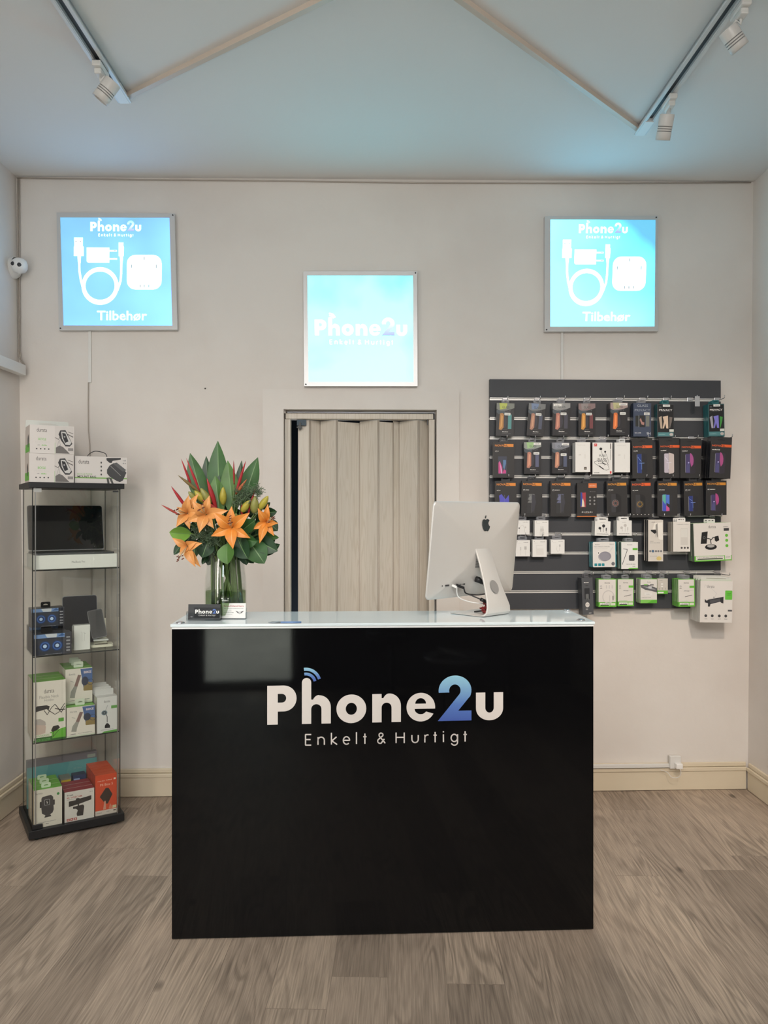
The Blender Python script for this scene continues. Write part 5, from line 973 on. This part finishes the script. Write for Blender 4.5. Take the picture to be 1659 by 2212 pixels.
X(6, 7, (1513.5, 1254.5, 1583, 1345), o6, .028, 4, 'phone_mount_box', 'large white box with black headrest mount picture', d_mount, M((228, 223, 218), .4), M((206, 203, 198), .4), tab=M((216, 214, 210), .4), tilt=.02, tabw=.94, top=GREEN, hookpx=1548)

# ================================================================ glass display cabinet
c0 = onfloor(62, 1822); c1 = onfloor(269, 1779); KA = math.atan2(c1.y-c0.y, c1.x-c0.x); KW = (c1-c0).length; KD = .365
KF = Frame(c0.x, c0.y, KA)
cab = empty('glass_cabinet', KF.w(0, 0, 0), (0, 0, KA), 'tall glass display cabinet with black top and base', 'display cabinet')
zc_ = lambda py, y=0: KF.hit(68, py, -y)[1]
KT = KF.hit(62, 1041, 0)[1]; zs = [KF.hit(71, y, -.02)[1] for y in (1232, 1419, 1606)]; zbase = .052
BKW = M((26, 26, 28), .45); EDG = M((120, 132, 126), .15, name='glass_edge'); G1 = glass_mat('cabinet_glass', (.986, .992, .978), .10)
MB().box(0, KW, 0, KD, .014, zbase, BKW).build('base', cab, bevel=.002)
MB().box(0, KW, 0, KD, KT-.026, KT, BKW).build('top', cab, bevel=.002)
for x in (.04, KW-.04):
    for y in (.04, KD-.04): mb = MB(); mb.lathe([(0, 0), (.014, 0), (.014, .014), (0, .014)], M((60, 80, 84), .4), n=16); mb.build('foot', cab, loc=(x, y, 0))
gx0, gx1, gy0, gy1 = .016, KW-.016, .016, KD-.016
MB().box(gx0, gx0+.004, gy0+.004, gy1, zbase, KT-.026, G1).build('side_pane', cab); MB().box(gx1-.004, gx1, gy0+.004, gy1, zbase, KT-.026, G1).build('side_pane', cab)
MB().box(gx0, gx1, gy1-.004, gy1, zbase, KT-.026, G1).build('back_pane', cab)
dr = MB().box(gx0+.002, gx1-.002, gy0-.002, gy0+.002, zbase+.004, KT-.03, G1).build('glass_door', cab)
MB().box(gx0, gx0+.045, gy0-.006, gy0+.004, zbase, zbase+.022, BKW).build('hinge', dr, bevel=.002); MB().box(gx1-.036, gx1-.01, gy0-.005, gy0+.003, KT-.042, KT-.034, M((90, 92, 94), .3, .8)).build('catch', dr)
MB().box(gx0+.006, gx0+.04, gy0-.004, gy0+.003, KT-.046, KT-.028, M((196, 198, 196), .2, alpha=.7)).build('hinge', dr)
RD2 = M((176, 176, 174), .3, .8); DKE = M((36, 38, 38), .3)
for x, y in ((gx0+.002, gy0+.002), (gx1-.002, gy0+.002), (gx0+.002, gy1-.002), (gx1-.002, gy1-.002)):
    mb = MB(); mb.box(x-.0018, x+.0018, y-.0018, y+.0018, zbase, KT-.026, DKE); mb.build('corner_rod', cab)
MB().box(gx0+.012, gx0+.016, gy0-.003, gy0+.001, zbase, KT-.026, RD2).build('door_edge', cab); MB().box(gx1-.016, gx1-.013, gy0-.003, gy0+.001, zbase, KT-.026, RD2).build('door_edge', cab)
G3 = glass_mat('shelf_glass', (.96, .975, .96), .10)
for z in zs:
    s_ = MB().box(gx0+.005, gx1-.005, gy0+.006, gy1-.006, z-.005, z, G3).build('shelf', cab)
    MB().box(gx0+.005, gx1-.005, gy0+.0045, gy0+.006, z-.005, z, DKE).build('shelf_edge', s_)
def cbox(name, label, cat, x0, x1, y, d, z, ztop, draw, body, side=None, top=None, n=1, gap=.002, rep='', tabf=None, group=None, rot=0, bev=0, lift=0):
    """x0,x1: front-face pixel columns at local depth y; z: surface; ztop: pixel row of the top left front corner or height in metres"""
    X0 = KF.hit(x0, 1200, -y)[0]; X1 = KF.hit(x1, 1200, -y)[0]; W = X1-X0; H = (KF.hit(x0, ztop, -y)[1]-z) if ztop > 5 else ztop
    if z < KT-.1: X0 = max(X0, .0225); X1 = min(X1, KW-.0225); W = X1-X0
    mb = MB(); sd = side or body
    v = [(0, 0, 0), (W, 0, 0), (W, d, 0), (0, d, 0), (0, 0, H), (W, 0, H), (W, d, H), (0, d, H)]
    mb.add(v, [(0, 1, 5, 4)], body); mb.add(v, [(2, 3, 7, 6), (3, 2, 1, 0), (1, 2, 6, 5), (3, 0, 4, 7)], sd); mb.add(v, [(4, 5, 6, 7)], top or sd)
    draw(Pr(mb, 0, W, 0, H, 0)); rt = mb.build(name, None, KF.w(X0, y, z+.0008), (0, 0, KA+rot), bevel=bev); tag(rt, label, cat, group)
    if tabf: tabf(rt, W, H, d)
    for k in range(1, n):
        c = copy_tree(rt); c.location = KF.w(X0+random.uniform(-.001, .001), y+k*(d+gap), z+.0008); c['label'] = rep % ORD[k]
    return rt, W, H
def sidepic(mb, W, H, d): pass
def flap(mat, u0, u1, h, hole=True, yf=.0, lean=0.0):
    def f(rt, W, H, d):
        t = MB(); a, b_ = W*u0, W*u1; lp = [rrect(a, -.001, b_, h, min(.006, h*.3), 3)]
        if hole: c = (a+b_)/2; q = (b_-a)*.26; lp.append([(c-q, h*.42), (c+q, h*.42), (c+q*.7, h*.58), (c+q*.2, h*.64), (c-q*.2, h*.64), (c-q*.7, h*.58)])
        t.poly(lp, lambda u, v, q_: (u, d*yf+.0012*q_+.0003, H+v), mat, True); t.build('hang_tab', rt)
    return f
def d_bike(p):
    p.text('durata', .15, .76, .38, .90, C(80, 76, 74)); p.text('BICYCLE', .19, .46, .36, .54, GREEN, .01); p.text('FRAME BAG', .12, .36, .44, .43, C(206, 202, 198)); p.scrib(.17, .28, .24, .305, G_); p.scrib(.26, .275, .39, .31, GREEN)
    for u in (.15, .24, .33, .42): p.ell(u, .16, .018, C(60, 60, 60), n=7)
    p.rect(.56, 0, 1, .98, C(206, 200, 196)); p.rect(.56, 0, .565, .4, GREEN); p.poly([(.58, .02), (.58, .22), (.66, .30), (.74, .26), (.90, .02)], C(110, 106, 104)); p.line([(.56, .58), (.64, .52), (.68, .62)], .012, C(80, 76, 74)); p.line([(.84, .72), (.98, .62)], .02, C(90, 86, 84)); p.line([(.86, .80), (.98, .74)], .012, C(90, 86, 84)); p.line([(.66, .52), (.60, .22)], .005, G_); p.line([(.66, .50), (.70, .2)], .005, G_)
    p.poly([(.64, .70), (.68, .84), (.80, .86), (.92, .50), (.96, .38), (.90, .28), (.80, .28), (.70, .48)], C(54, 54, 56)); p.poly([(.70, .80), (.80, .80), (.94, .42), (.90, .33), (.80, .34), (.72, .56)], C(200, 198, 196)); p.poly([(.725, .76), (.80, .74), (.87, .46), (.79, .40), (.74, .58)], C(46, 46, 50)); p.ell(.78, .62, .02, C(160, 160, 160)); p.rect(.86, .12, .98, .22, C(140, 136, 134))
BB = M((214, 208, 204), .4); BSD = M((216, 204, 196), .4)
def bikebox(x0, x1, y, z, h, lb):
    rt, W, H = cbox('bicycle_bag_box', lb, 'box', x0, x1, y, .15, z, h, d_bike, BB, BSD, M((220, 218, 212), .4), group='bicycle bag boxes on the cabinet', tabf=flap(M((206, 207, 200), .4), 0, 1, .036, True, .97))
    t = MB(); t.poly([[(.006, .008), (.144, .008), (.144, .045), (.006, .045)]], lambda u, v, q: (-.0006, .15-u, v), GREEN); t.poly([[(.080, .03), (.104, .028), (.116, .07), (.104, .09), (.080, .07)]], lambda u, v, q: (-.0012, .15-u, v), C(70, 66, 66)); t.build('end_print', rt); return H
H1 = bikebox(63, 159.5, .012, KT, 979, 'white and green bicycle bag box, lower front one of the stack'); bikebox(63, 159.5, .168, KT, .128, 'white and green bicycle bag box, lower one against the wall')
bikebox(64.5, 160, .014, KT+H1+.001, H1-.001, 'white and green bicycle bag box, upper front one of the stack'); bikebox(63.5, 159, .170, KT+H1+.001, H1-.001, 'white and green bicycle bag box, upper one against the wall')
for k, o in enumerate([o for o in bpy.data.objects if o.name.startswith('bicycle_bag_box')]):
    if k < 2:
        for ch_ in list(o.children):
            if ch_.name.startswith('hang_tab'): bpy.data.objects.remove(ch_)
def d_mbag(p):
    p.text('durata', .07, .72, .27, .88, C(74, 70, 68)); p.text('BICYCLE PHONE', .05, .30, .33, .37, C(130, 176, 96)); p.rect(0, .175, 1, .22, C(130, 176, 96)); p.text('MOUNT BAG', .05, .20, .40, .28, C(40, 44, 40), .02)
    for v in (.78, .63, .48, .33): p.ell(.50, v, .016, C(80, 80, 78), n=8, rv=.04)
    p.poly([(.60, .20), (.62, .0), (.66, .0), (.64, .22)], C(80, 78, 76)); p.poly([(.64, .24), (.70, .0), (.74, .0), (.70, .2)], C(90, 88, 86)); p.poly([(.61, .52), (.66, .68), (.74, .78), (.96, .50), (.99, .42), (.92, .12), (.86, .06), (.80, .10), (.66, .26), (.61, .38)], C(72, 72, 74)); p.poly([(.72, .76), (.80, .80), (.99, .52), (.92, .46)], C(96, 96, 98)); p.line([(.68, .66), (.88, .30)], .008, C(170, 168, 166)); p.poly([(.60, .88), (.60, .96), (.88, .98), (.88, .92), (.72, .86), (.70, .78), (.66, .78)], C(60, 60, 62)); p.scrib(.92, .86, .98, .9, G_); p.scrib(.92, .76, .98, .8, G_)
rt, W, H = cbox('mount_bag_box', 'low wide box with bicycle phone mount bag picture, black cord loop', 'box', 161.5, 274, .03, .09, KT, 985, d_mbag, BB, BSD, M((220, 218, 212), .4))
mb = MB(); mb.tube(cr([(W*.27, .05, H-.005), (W*.30, .05, H+.012), (W*.40, .05, H+.028), (W*.52, .05, H+.028), (W*.63, .05, H+.018), (W*.66, .05, H-.004)]), .0018, K_, 6); mb.build('carry_cord', rt)
# shelf 1: laptop on its carton
z = zs[0]; BX = .028; BWd = .372; BH = .066
def d_mp(p): p.text('MacBook Pro', .44, .40, .60, .55, C(120, 122, 120))
mb = MB(); mb.box(0, BWd, 0, .27, 0, BH, M((228, 230, 226), .4)); Pr_ = Pr(mb, 0, BWd, 0, BH, 0); d_mp(Pr_)
tag(mb.build('laptop_carton', None, KF.w(BX, .035, z+.0008), (0, 0, KA), .002), 'flat white laptop carton on the top glass shelf', 'box')
lp = empty('laptop', KF.w(BX+.004, .037, z+BH+.0015), (0, 0, KA), 'open laptop with black screen standing on its white carton', 'laptop'); SG = M((110, 112, 116), .35, .8)
LW2, LD2 = .358, .246
mb = MB(); mb.poly([rrect(0, 0, LW2, LD2, .012, 5)], lambda u, v, t: (u, v, .0085*(1-t)), SG, True); mb.build('base', lp); MB().box(.02, LW2-.02, .12, .22, .0086, .0092, BLACK).build('keyboard', lp)
sl = math.radians(14); mb = MB(); mb.poly([rrect(0, 0, LW2, .232, .012, 5)], lambda u, v, t: (u, LD2-.006+v*math.sin(sl)+.005*t, .010+v*math.cos(sl)), SG, True)
mb.poly([rrect(.002, .004, LW2-.002, .230, .010, 5)], lambda u, v, t: (u, LD2-.0068+v*math.sin(sl), .010+v*math.cos(sl)), M((14, 15, 18), .06, name='dark_screen')); mb.build('screen', lp)
# shelf 2
z = zs[1]
def d_spk(p):
    p.rect(.02, .80, 1, .98, C(120, 150, 196)); p.poly([(.3, .98), (.36, .82), (.6, .80), (.62, .98)], C(206, 212, 218)); p.poly([(.62, .84), (.75, .98), (.85, .86)], C(60, 96, 150)); p.rect(.12, .10, .76, .74, C(64, 66, 74), .12)
    for u in (.30, .62): p.ell(u, .42, .15, C(46, 66, 110)); p.ell(u, .42, .12, C(74, 110, 176), hole=.75); p.ell(u, .42, .05, C(190, 214, 240))
    p.rect(.82, 0, 1, .98, C(42, 44, 54))
    for v in (.74, .58, .42, .26, .12): p.rect(.86, v, .96, v+.07, C(150, 152, 158))
    p.scrib(.3, .03, .75, .06, C(170, 172, 178))
SPB = M((58, 62, 74), .35); SPT = M((70, 72, 78), .3); tb = lambda: flap(M((20, 20, 22), .3), .22, .52, .024, False, .3)
rtA, wA, hA = cbox('speaker_box', 'dark blue lit speaker box, lower front one on the middle shelf', 'box', 69, 154.5, .026, .075, z, 1372, d_spk, SPB, SPB, SPT, group='speaker boxes', tabf=tb())
cbox('speaker_box', 'dark blue lit speaker box, lower one behind, mostly hidden', 'box', 62, 143, .107, .075, z, hA, d_spk, SPB, SPB, SPT, group='speaker boxes', tabf=flap(M((20, 20, 22), .3), .3, .6, .02, False, .3))
cbox('speaker_box', 'dark blue lit speaker box, stacked on top of the rear one', 'box', 58.5, 139, .108, .085, z+hA+.022, .088, d_spk, SPB, SPB, SPT, group='speaker boxes', tabf=flap(M((20, 20, 22), .3), .33, .62, .026, True, .5))
MB_ = cbox('speaker_box', 'dark speaker box lying beneath the upper one, hidden at the back', 'box', 58.5, 139, .19, .07, z, hA+.02, d_spk, SPB, SPB, SPT, group='speaker boxes')
def d_pod(p): p.line([(.42, .72), (.50, .70), (.50, .35)], .03, C(206, 206, 202)); p.line([(.58, .68), (.66, .70), (.64, .35)], .03, C(206, 206, 202)); p.ell(.68, .66, .02, K_)
cbox('earbud_box', 'square white earbud box in front of the tablet', 'box', 160, 194.5, .09, .04, z, 1352, d_pod, M((226, 228, 224), .35), M((206, 208, 204), .35)); cbox('earbud_box', 'square white earbud box directly behind the front one', 'box', 158.5, 193, .137, .04, z, .107, d_pod, M((226, 228, 224), .35), M((206, 208, 204), .35))
X0 = KF.hit(137, 1300, -.28)[0]; X1 = KF.hit(212, 1300, -.28)[0]; zt_ = KF.hit(137, 1291, -.28)[1]-z; 
tbl = empty('tablet', KF.w(X0, .285, z+.002), (0, 0, KA), 'dark tablet standing upright at the back of the middle shelf', 'tablet'); W = X1-X0
mb = MB(); mb.poly([rrect(0, 0, W, zt_, .012, 5)], lambda u, v, t: (u, v*.12+.006*t, v), M((150, 152, 156), .35, .8), True); mb.build('back_shell', tbl); mb = MB(); mb.poly([rrect(.002, .002, W-.002, zt_-.002, .011, 5)], lambda u, v, t: (u, v*.12-.0008, v), M((14, 18, 30), .35, name='tablet_screen')); mb.build('screen', tbl)
M((14, 18, 30), .35, name='tablet_screen').node_tree.nodes['Principled BSDF'].inputs['IOR'].default_value = 1.2
a0 = KF.hit(200, 1370, -.13)[0]; stn = empty('charging_stand', KF.w(a0, .12, z+.0008), (0, 0, KA-.1), 'cream charging stand holding up a dark phone', 'charging stand'); CR = M((214, 212, 194), .35)
mb = MB(); mb.poly([rrect(-.012, 0, .096, .085, .015, 5)], lambda u, v, t: (u, v, .012*(1-t)), CR, True); mb.build('base', stn); MB().box(.012, .07, .012, .03, .0122, .0132, M((80, 70, 60), .4)).build('pad', stn); MB().hexa([(.01, .055, .012), (.07, .055, .012), (.07, .066, .012), (.01, .066, .012), (.01, .10, .13), (.07, .10, .13), (.07, .106, .13), (.01, .106, .13)], CR).build('rest', stn); MB().box(.005, .075, .026, .052, .028, .034, M((214, 218, 216), .2)).build('ledge', stn)
ph = empty('smartphone', KF.w(a0+.004, .158, z+.037), (math.radians(-22), math.radians(-9), KA-.1), 'dark smartphone leaning on the cream charging stand', 'phone'); mb = MB(); mb.poly([rrect(0, 0, .073, .146, .010, 5)], lambda u, v, t: (u, .008*t, v), M((92, 94, 96), .25, .4), True); mb.build('body', ph); mb = MB(); mb.poly([rrect(.003, .003, .070, .143, .008, 5)], lambda u, v, t: (u, -.0006, v), M((40, 42, 46), .2)); mb.build('screen', ph)
# shelf 3
z = zs[2]; GT = M((108, 176, 64), .4); CRM = M((222, 216, 206), .4)
def d_neck(p):
    p.text('durata', .32, .80, .64, .87, C(70, 66, 62)); p.text('Flexible Neck', .18, .715, .78, .765, C(150, 144, 138)); p.text('Holder', .33, .665, .64, .705, C(150, 144, 138))
    p.poly([(.04, .56), (.10, .60), (.40, .60), (.50, .575), (.46, .51), (.40, .535), (.06, .505)], C(54, 54, 56)); p.line([(.32, .52), (.42, .44), (.55, .55), (.66, .60), (.72, .56), (.86, .45), (.97, .55)], .022, C(56, 54, 54)); p.line([(.44, .52), (.56, .47), (.66, .43), (.78, .46), (.97, .60)], .022, C(56, 54, 54)); p.line([(.66, .53), (.82, .50), (.98, .495)], .03, C(50, 48, 48))
    p.poly([(.03, .38), (.16, .385), (.30, .34), (.38, .24), (.36, .14), (.18, .12), (.03, .10)], C(196, 176, 164)); p.poly([(.03, .38), (.2, .385), (.36, .33), (.38, .27), (.2, .28), (.03, .3)], C(176, 168, 162)); p.rect(.77, .30, .94, .36, C(90, 160, 64)); p.poly([(.55, .0), (.5, .14), (1, .20), (1, 0)], C(104, 176, 62)); p.poly([(.54, .17), (.60, .235), (.76, .245), (.82, .20), (.72, .16), (.58, .14)], C(40, 38, 38)); p.line([(.62, .15), (.6, .06), (.8, .17)], .014, C(40, 38, 38)); p.rect(0, 0, 1, .035, C(46, 100, 40)); p.rect(.02, .035, .58, .075, C(46, 100, 40)); p.text('NECK HOLDER', .04, .012, .52, .05, C(120, 190, 110)); p.rect(.02, .08, .56, .125, C(216, 214, 200)); p.text('UNIVERSAL', .08, .088, .5, .118, C(120, 160, 90))
cbox('neck_holder_box', 'tall white box with green lid and flexible neck holder picture', 'box', 72.5, 142, .022, .068, z, 1475, d_neck, CRM, M((214, 204, 188), .4), GT, n=3, rep='tall white box with green lid, %s in the neck holder row', group='neck holder boxes')
def d_bh(p):
    p.text('durata', .12, .82, .36, .88, C(120, 120, 116)); p.poly([(.55, .98), (.68, .35), (1, .33), (1, .98)], C(72, 100, 150)); p.poly([(.66, .38), (.68, .52), (.8, .60), (1, .56), (1, .33), (.68, .34)], C(140, 120, 72)); p.text('BIKE', .68, .84, .96, .91, C(214, 200, 206), .03); p.ell(.72, .62, .13, C(46, 54, 76), rv=.13); p.ell(.93, .58, .12, C(50, 60, 84), hole=.85)
    p.poly([(.46, .82), (.58, .80), (.44, .48), (.32, .50)], C(130, 104, 98)); p.poly([(.32, .50), (.20, .36), (.16, .18), (.34, .16), (.36, .28), (.44, .48)], C(150, 150, 142)); p.line([(.18, .66), (.3, .62)], .02, C(160, 160, 152)); p.scrib(.12, .08, .34, .10, C(60, 60, 60)); p.scrib(.4, .09, .9, .11, C(120, 130, 120)); p.rect(0, 0, 1, .05, C(200, 208, 188))
TW = M((208, 216, 200), .4)
rt, W, H = cbox('bike_holder_box', 'white box with green lid and bike holder picture, lower front one', 'box', 144, 205, .028, .06, z, 1530, d_bh, CRM, M((206, 200, 188), .4), GT, tabf=flap(TW, .34, .68, .03, True, .5), group='bike holder boxes')
cbox('bike_holder_box', 'bike holder box behind the lower front one, supporting the upper', 'box', 137.5, 198, .10, .06, z, H, d_bh, CRM, M((206, 200, 188), .4), GT, group='bike holder boxes'); cbox('bike_holder_box', 'bike holder box at the back bottom, under the rear upper ones', 'box', 132.5, 193, .17, .06, z, H, d_bh, CRM, M((206, 200, 188), .4), GT, group='bike holder boxes')
cbox('bike_holder_box', 'white box with green lid and bike holder picture, upper front one', 'box', 141.5, 199.5, .085, .06, z+H+.003, .168, d_bh, CRM, M((206, 200, 188), .4), GT, n=3, rep='bike holder box with green lid, %s in the upper row', tabf=flap(TW, .34, .70, .028, True, .5), group='bike holder boxes')
def d_sh(p):
    p.text('durata', .34, .84, .64, .91, C(96, 96, 96)); p.rect(.70, .66, 1, .74, C(104, 160, 84)); p.ell(.36, .56, .15, C(120, 140, 150), rv=.07); p.ell(.36, .56, .10, C(50, 50, 52), rv=.045, hole=.5); p.line([(.42, .62), (.52, .76)], .012, K_); p.line([(.44, .52), (.50, .44), (.50, .28)], .03, K_); p.poly([(.38, .13), (.38, .20), (.46, .26), (.54, .26), (.64, .19), (.64, .12)], K_); p.scrib(.18, .08, .8, .095, G_); p.poly([(.22, 0), (.35, .04), (1, .06), (1, 0)], C(94, 160, 70))
cbox('suction_holder_box', 'white box with gooseneck phone stand picture', 'box', 209.8, 253, .02, .05, z, 1508, d_sh, M((214, 214, 212), .4), M((190, 188, 182), .4), M((210, 210, 208), .4), n=4, rep='white phone stand box, %s in its row', tabf=flap(M((206, 206, 204), .4), 0, .92, .030, False, .96), group='phone stand boxes')
# base level
z = zbase
def d_tp(p): p.rect(0, .86, 1, 1, C(112, 110, 118)); p.rect(.86, .88, .98, .95, C(150, 160, 150)); p.ell(.16, .48, .028, W_); p.text('tp-link', .21, .44, .32, .52, C(190, 214, 212)); p.ell(.90, .70, .04, C(170, 120, 90), rv=.05); p.scrib(.66, .68, .8, .72, C(120, 160, 160)); p.poly([(.3, .86), (.6, .86), (.5, .3), (.2, .2)], C(76, 148, 152))
cbox('router_box', 'wide teal box standing across the back of the cabinet base', 'box', 58, 209, .30, .03, z, .235, d_tp, M((92, 156, 158), .4), M((100, 120, 124), .4), M((104, 102, 110), .4))
def d_cc(p):
    p.text('durata', .03, .88, .30, .93, C(130, 124, 116)); p.ell(.86, .82, .05, C(60, 140, 72)); p.poly([(.26, .76), (.30, .80), (.60, .82), (.68, .76), (.70, .42), (.66, .34), (.56, .30), (.40, .30), (.28, .36), (.26, .48)], C(66, 64, 66)); p.rect(.20, .52, .28, .68, C(56, 54, 56), .02); p.rect(.68, .54, .74, .68, C(56, 54, 56), .02); p.rect(.36, .56, .56, .72, C(150, 150, 152), .03); p.rect(.38, .575, .54, .705, C(46, 46, 50), .02); p.line([(.46, .68), (.45, .64), (.48, .64), (.46, .60)], .014, W_); p.poly([(.40, .30), (.36, .24), (.62, .25), (.58, .30)], C(60, 58, 60)); p.scrib(.15, .12, .78, .14, G_); p.scrib(.42, .065, .53, .085, K_)
cbox('car_charger_box', 'white box with green lid and wireless car charger picture', 'box', 73.5, 134, .024, .062, z, 1709, d_cc, M((214, 208, 196), .4), M((206, 192, 172), .4), M((104, 180, 62), .4), n=3, rep='white car charger box with green lid, %s in its row', tabf=flap(M((200, 216, 190), .4), .28, .62, .022, True, .35), group='car charger boxes')
def d_web(p):
    p.text('Trust', .07, .86, .29, .91, K_, .02); p.text('4K WEBCAM', .07, .77, .58, .83, C(176, 90, 84), .01); p.scrib(.07, .73, .46, .75, G_); p.scrib(.84, .885, .96, .905, C(90, 90, 90)); p.poly([(.14, .68), (.14, .50), (.54, .55), (.90, .62), (.90, .76), (.52, .72), (.44, .75), (.38, .73), (.37, .69)], C(44, 42, 42)); p.line([(.46, .56), (.46, .48)], .05, C(50, 48, 48)); p.poly([(.28, .48), (.62, .50), (.66, .44), (.62, .14), (.42, .15), (.40, .22), (.44, .34), (.38, .40), (.28, .41)], C(50, 48, 48))
    for u in (.07, .19, .31): p.rect(u, .03, u+.10, .11, C(170, 62, 56)); p.ell(u+.05, .07, .025, C(220, 200, 190))
cbox('webcam_box', 'white box with red lid and black webcam picture', 'box', 139.5, 203.5, .022, .050, z, 1713, d_web, M((212, 208, 202), .4), M((60, 44, 46), .4), M((150, 50, 60), .4), n=3, rep='webcam box with red lid, %s in its row', group='webcam boxes')
def d_mi(p): p.rect(0, 0, 1, .115, C(206, 196, 186)); p.scrib(.1, .84, .45, .86, C(236, 200, 186)); p.scrib(.5, .845, .8, .865, C(236, 200, 186)); p.rect(.86, .84, .95, .885, C(236, 220, 206)); p.text('Mi Box S', .22, .72, .82, .78, C(240, 196, 176)); p.poly([(.20, .46), (.48, .66), (.62, .65), (.80, .48), (.58, .26), (.46, .27)], C(56, 44, 40)); p.poly([(.36, .13), (.42, .34), (.48, .34), (.50, .13)], C(206, 150, 130)); p.poly([(.62, .13), (.68, .26), (.76, .2), (.80, .13)], C(206, 130, 104)); p.rect(.80, .13, .98, .20, C(206, 200, 160)); p.scrib(.06, .05, .3, .07, G_); p.scrib(.5, .06, .7, .08, G_); p.rect(.84, .06, .96, .085, C(70, 60, 50))
cbox('media_player_box', 'bright orange box with black media player picture', 'box', 206, 252, .028, .042, z, 1677, d_mi, M((206, 74, 40), .45), M((180, 66, 38), .45), M((206, 84, 50), .45), n=5, rep='bright orange box, %s in the orange row', group='orange boxes')
def d_ye(p): p.rect(.06, .5, .94, .95, C(206, 178, 50)); p.scrib(.2, .68, .8, .78, C(110, 80, 20)); p.rect(.06, .06, .94, .48, C(60, 58, 56))
cbox('memory_card_pack', 'clear grey pack with yellow label behind the webcam boxes', 'package', 131, 154, .205, .07, z+.0, .150, d_ye, M((130, 132, 124), .35), M((120, 122, 112), .35))
def d_bl(p): p.text('DPLADER', .06, .18, .94, .32, W_, .02); p.poly([(.05, .9), (.1, .6), (.4, .8), (.6, .5), (.5, .9)], C(150, 170, 206))
cbox('car_charger_pack', 'blue pack with white lettering beside the orange boxes', 'package', 158, 186, .20, .05, z, .158, d_bl, M((44, 62, 100), .4), M((36, 46, 80), .4))
# ================================================================ furniture behind the camera that the counter mirrors
tt = empty('tray_table', (.785, -.14, 0), (0, 0, 0), 'round black tray table on thin legs, mirrored in the counter', 'table'); mb = MB(); mb.lathe([(0, .43), (.22, .43), (.232, .455), (.236, .455), (.226, .425), (0, .425)], M((190, 190, 194), .25, .6), n=40); mb.build('tray', tt)
for a in range(4): mb = MB(); c, s_ = math.cos(a*math.pi/2+.6)*.19, math.sin(a*math.pi/2+.6)*.19; mb.tube([(c, s_, 0), (c, s_, .425)], .008, BLACK); mb.build('leg', tt)
mb = MB(); mb.add([(-.10, -.08, .012), (.12, -.09, .004), (.13, .06, .01), (-.04, .10, .05), (-.12, .02, .09), (.02, 0, .05)], [(0, 1, 5), (1, 2, 5), (2, 3, 5), (3, 4, 5), (4, 0, 5)], M((225, 225, 225), .4)); tag(mb.build('plastic_bag', None, (.77, -.15, .43)), 'crumpled white plastic bag on the tray table', 'bag')
for x, y, nm in ((.36, -.62, 'black swivel stool beside the tray table, mirrored in the counter'), (1.3, -.55, 'black swivel stool on the slatwall side, mirrored in the counter')):
    st_ = empty('swivel_stool', (x, y, 0), (0, 0, 0), nm, 'stool'); mb = MB(); mb.lathe([(0, .50), (.17, .50), (.20, .53), (.20, .56), (.16, .59), (0, .59)], BLACK, n=32); mb.build('seat', st_); mb = MB(); mb.tube([(0, 0, .06), (0, 0, .5)], .025, M((60, 60, 62), .3, .8), 12); mb.build('column', st_); mb = MB(); mb.lathe([(0, .0), (.20, .0), (.20, .015), (.03, .06), (0, .06)], M((60, 60, 62), .3, .8), n=32); mb.build('base', st_)
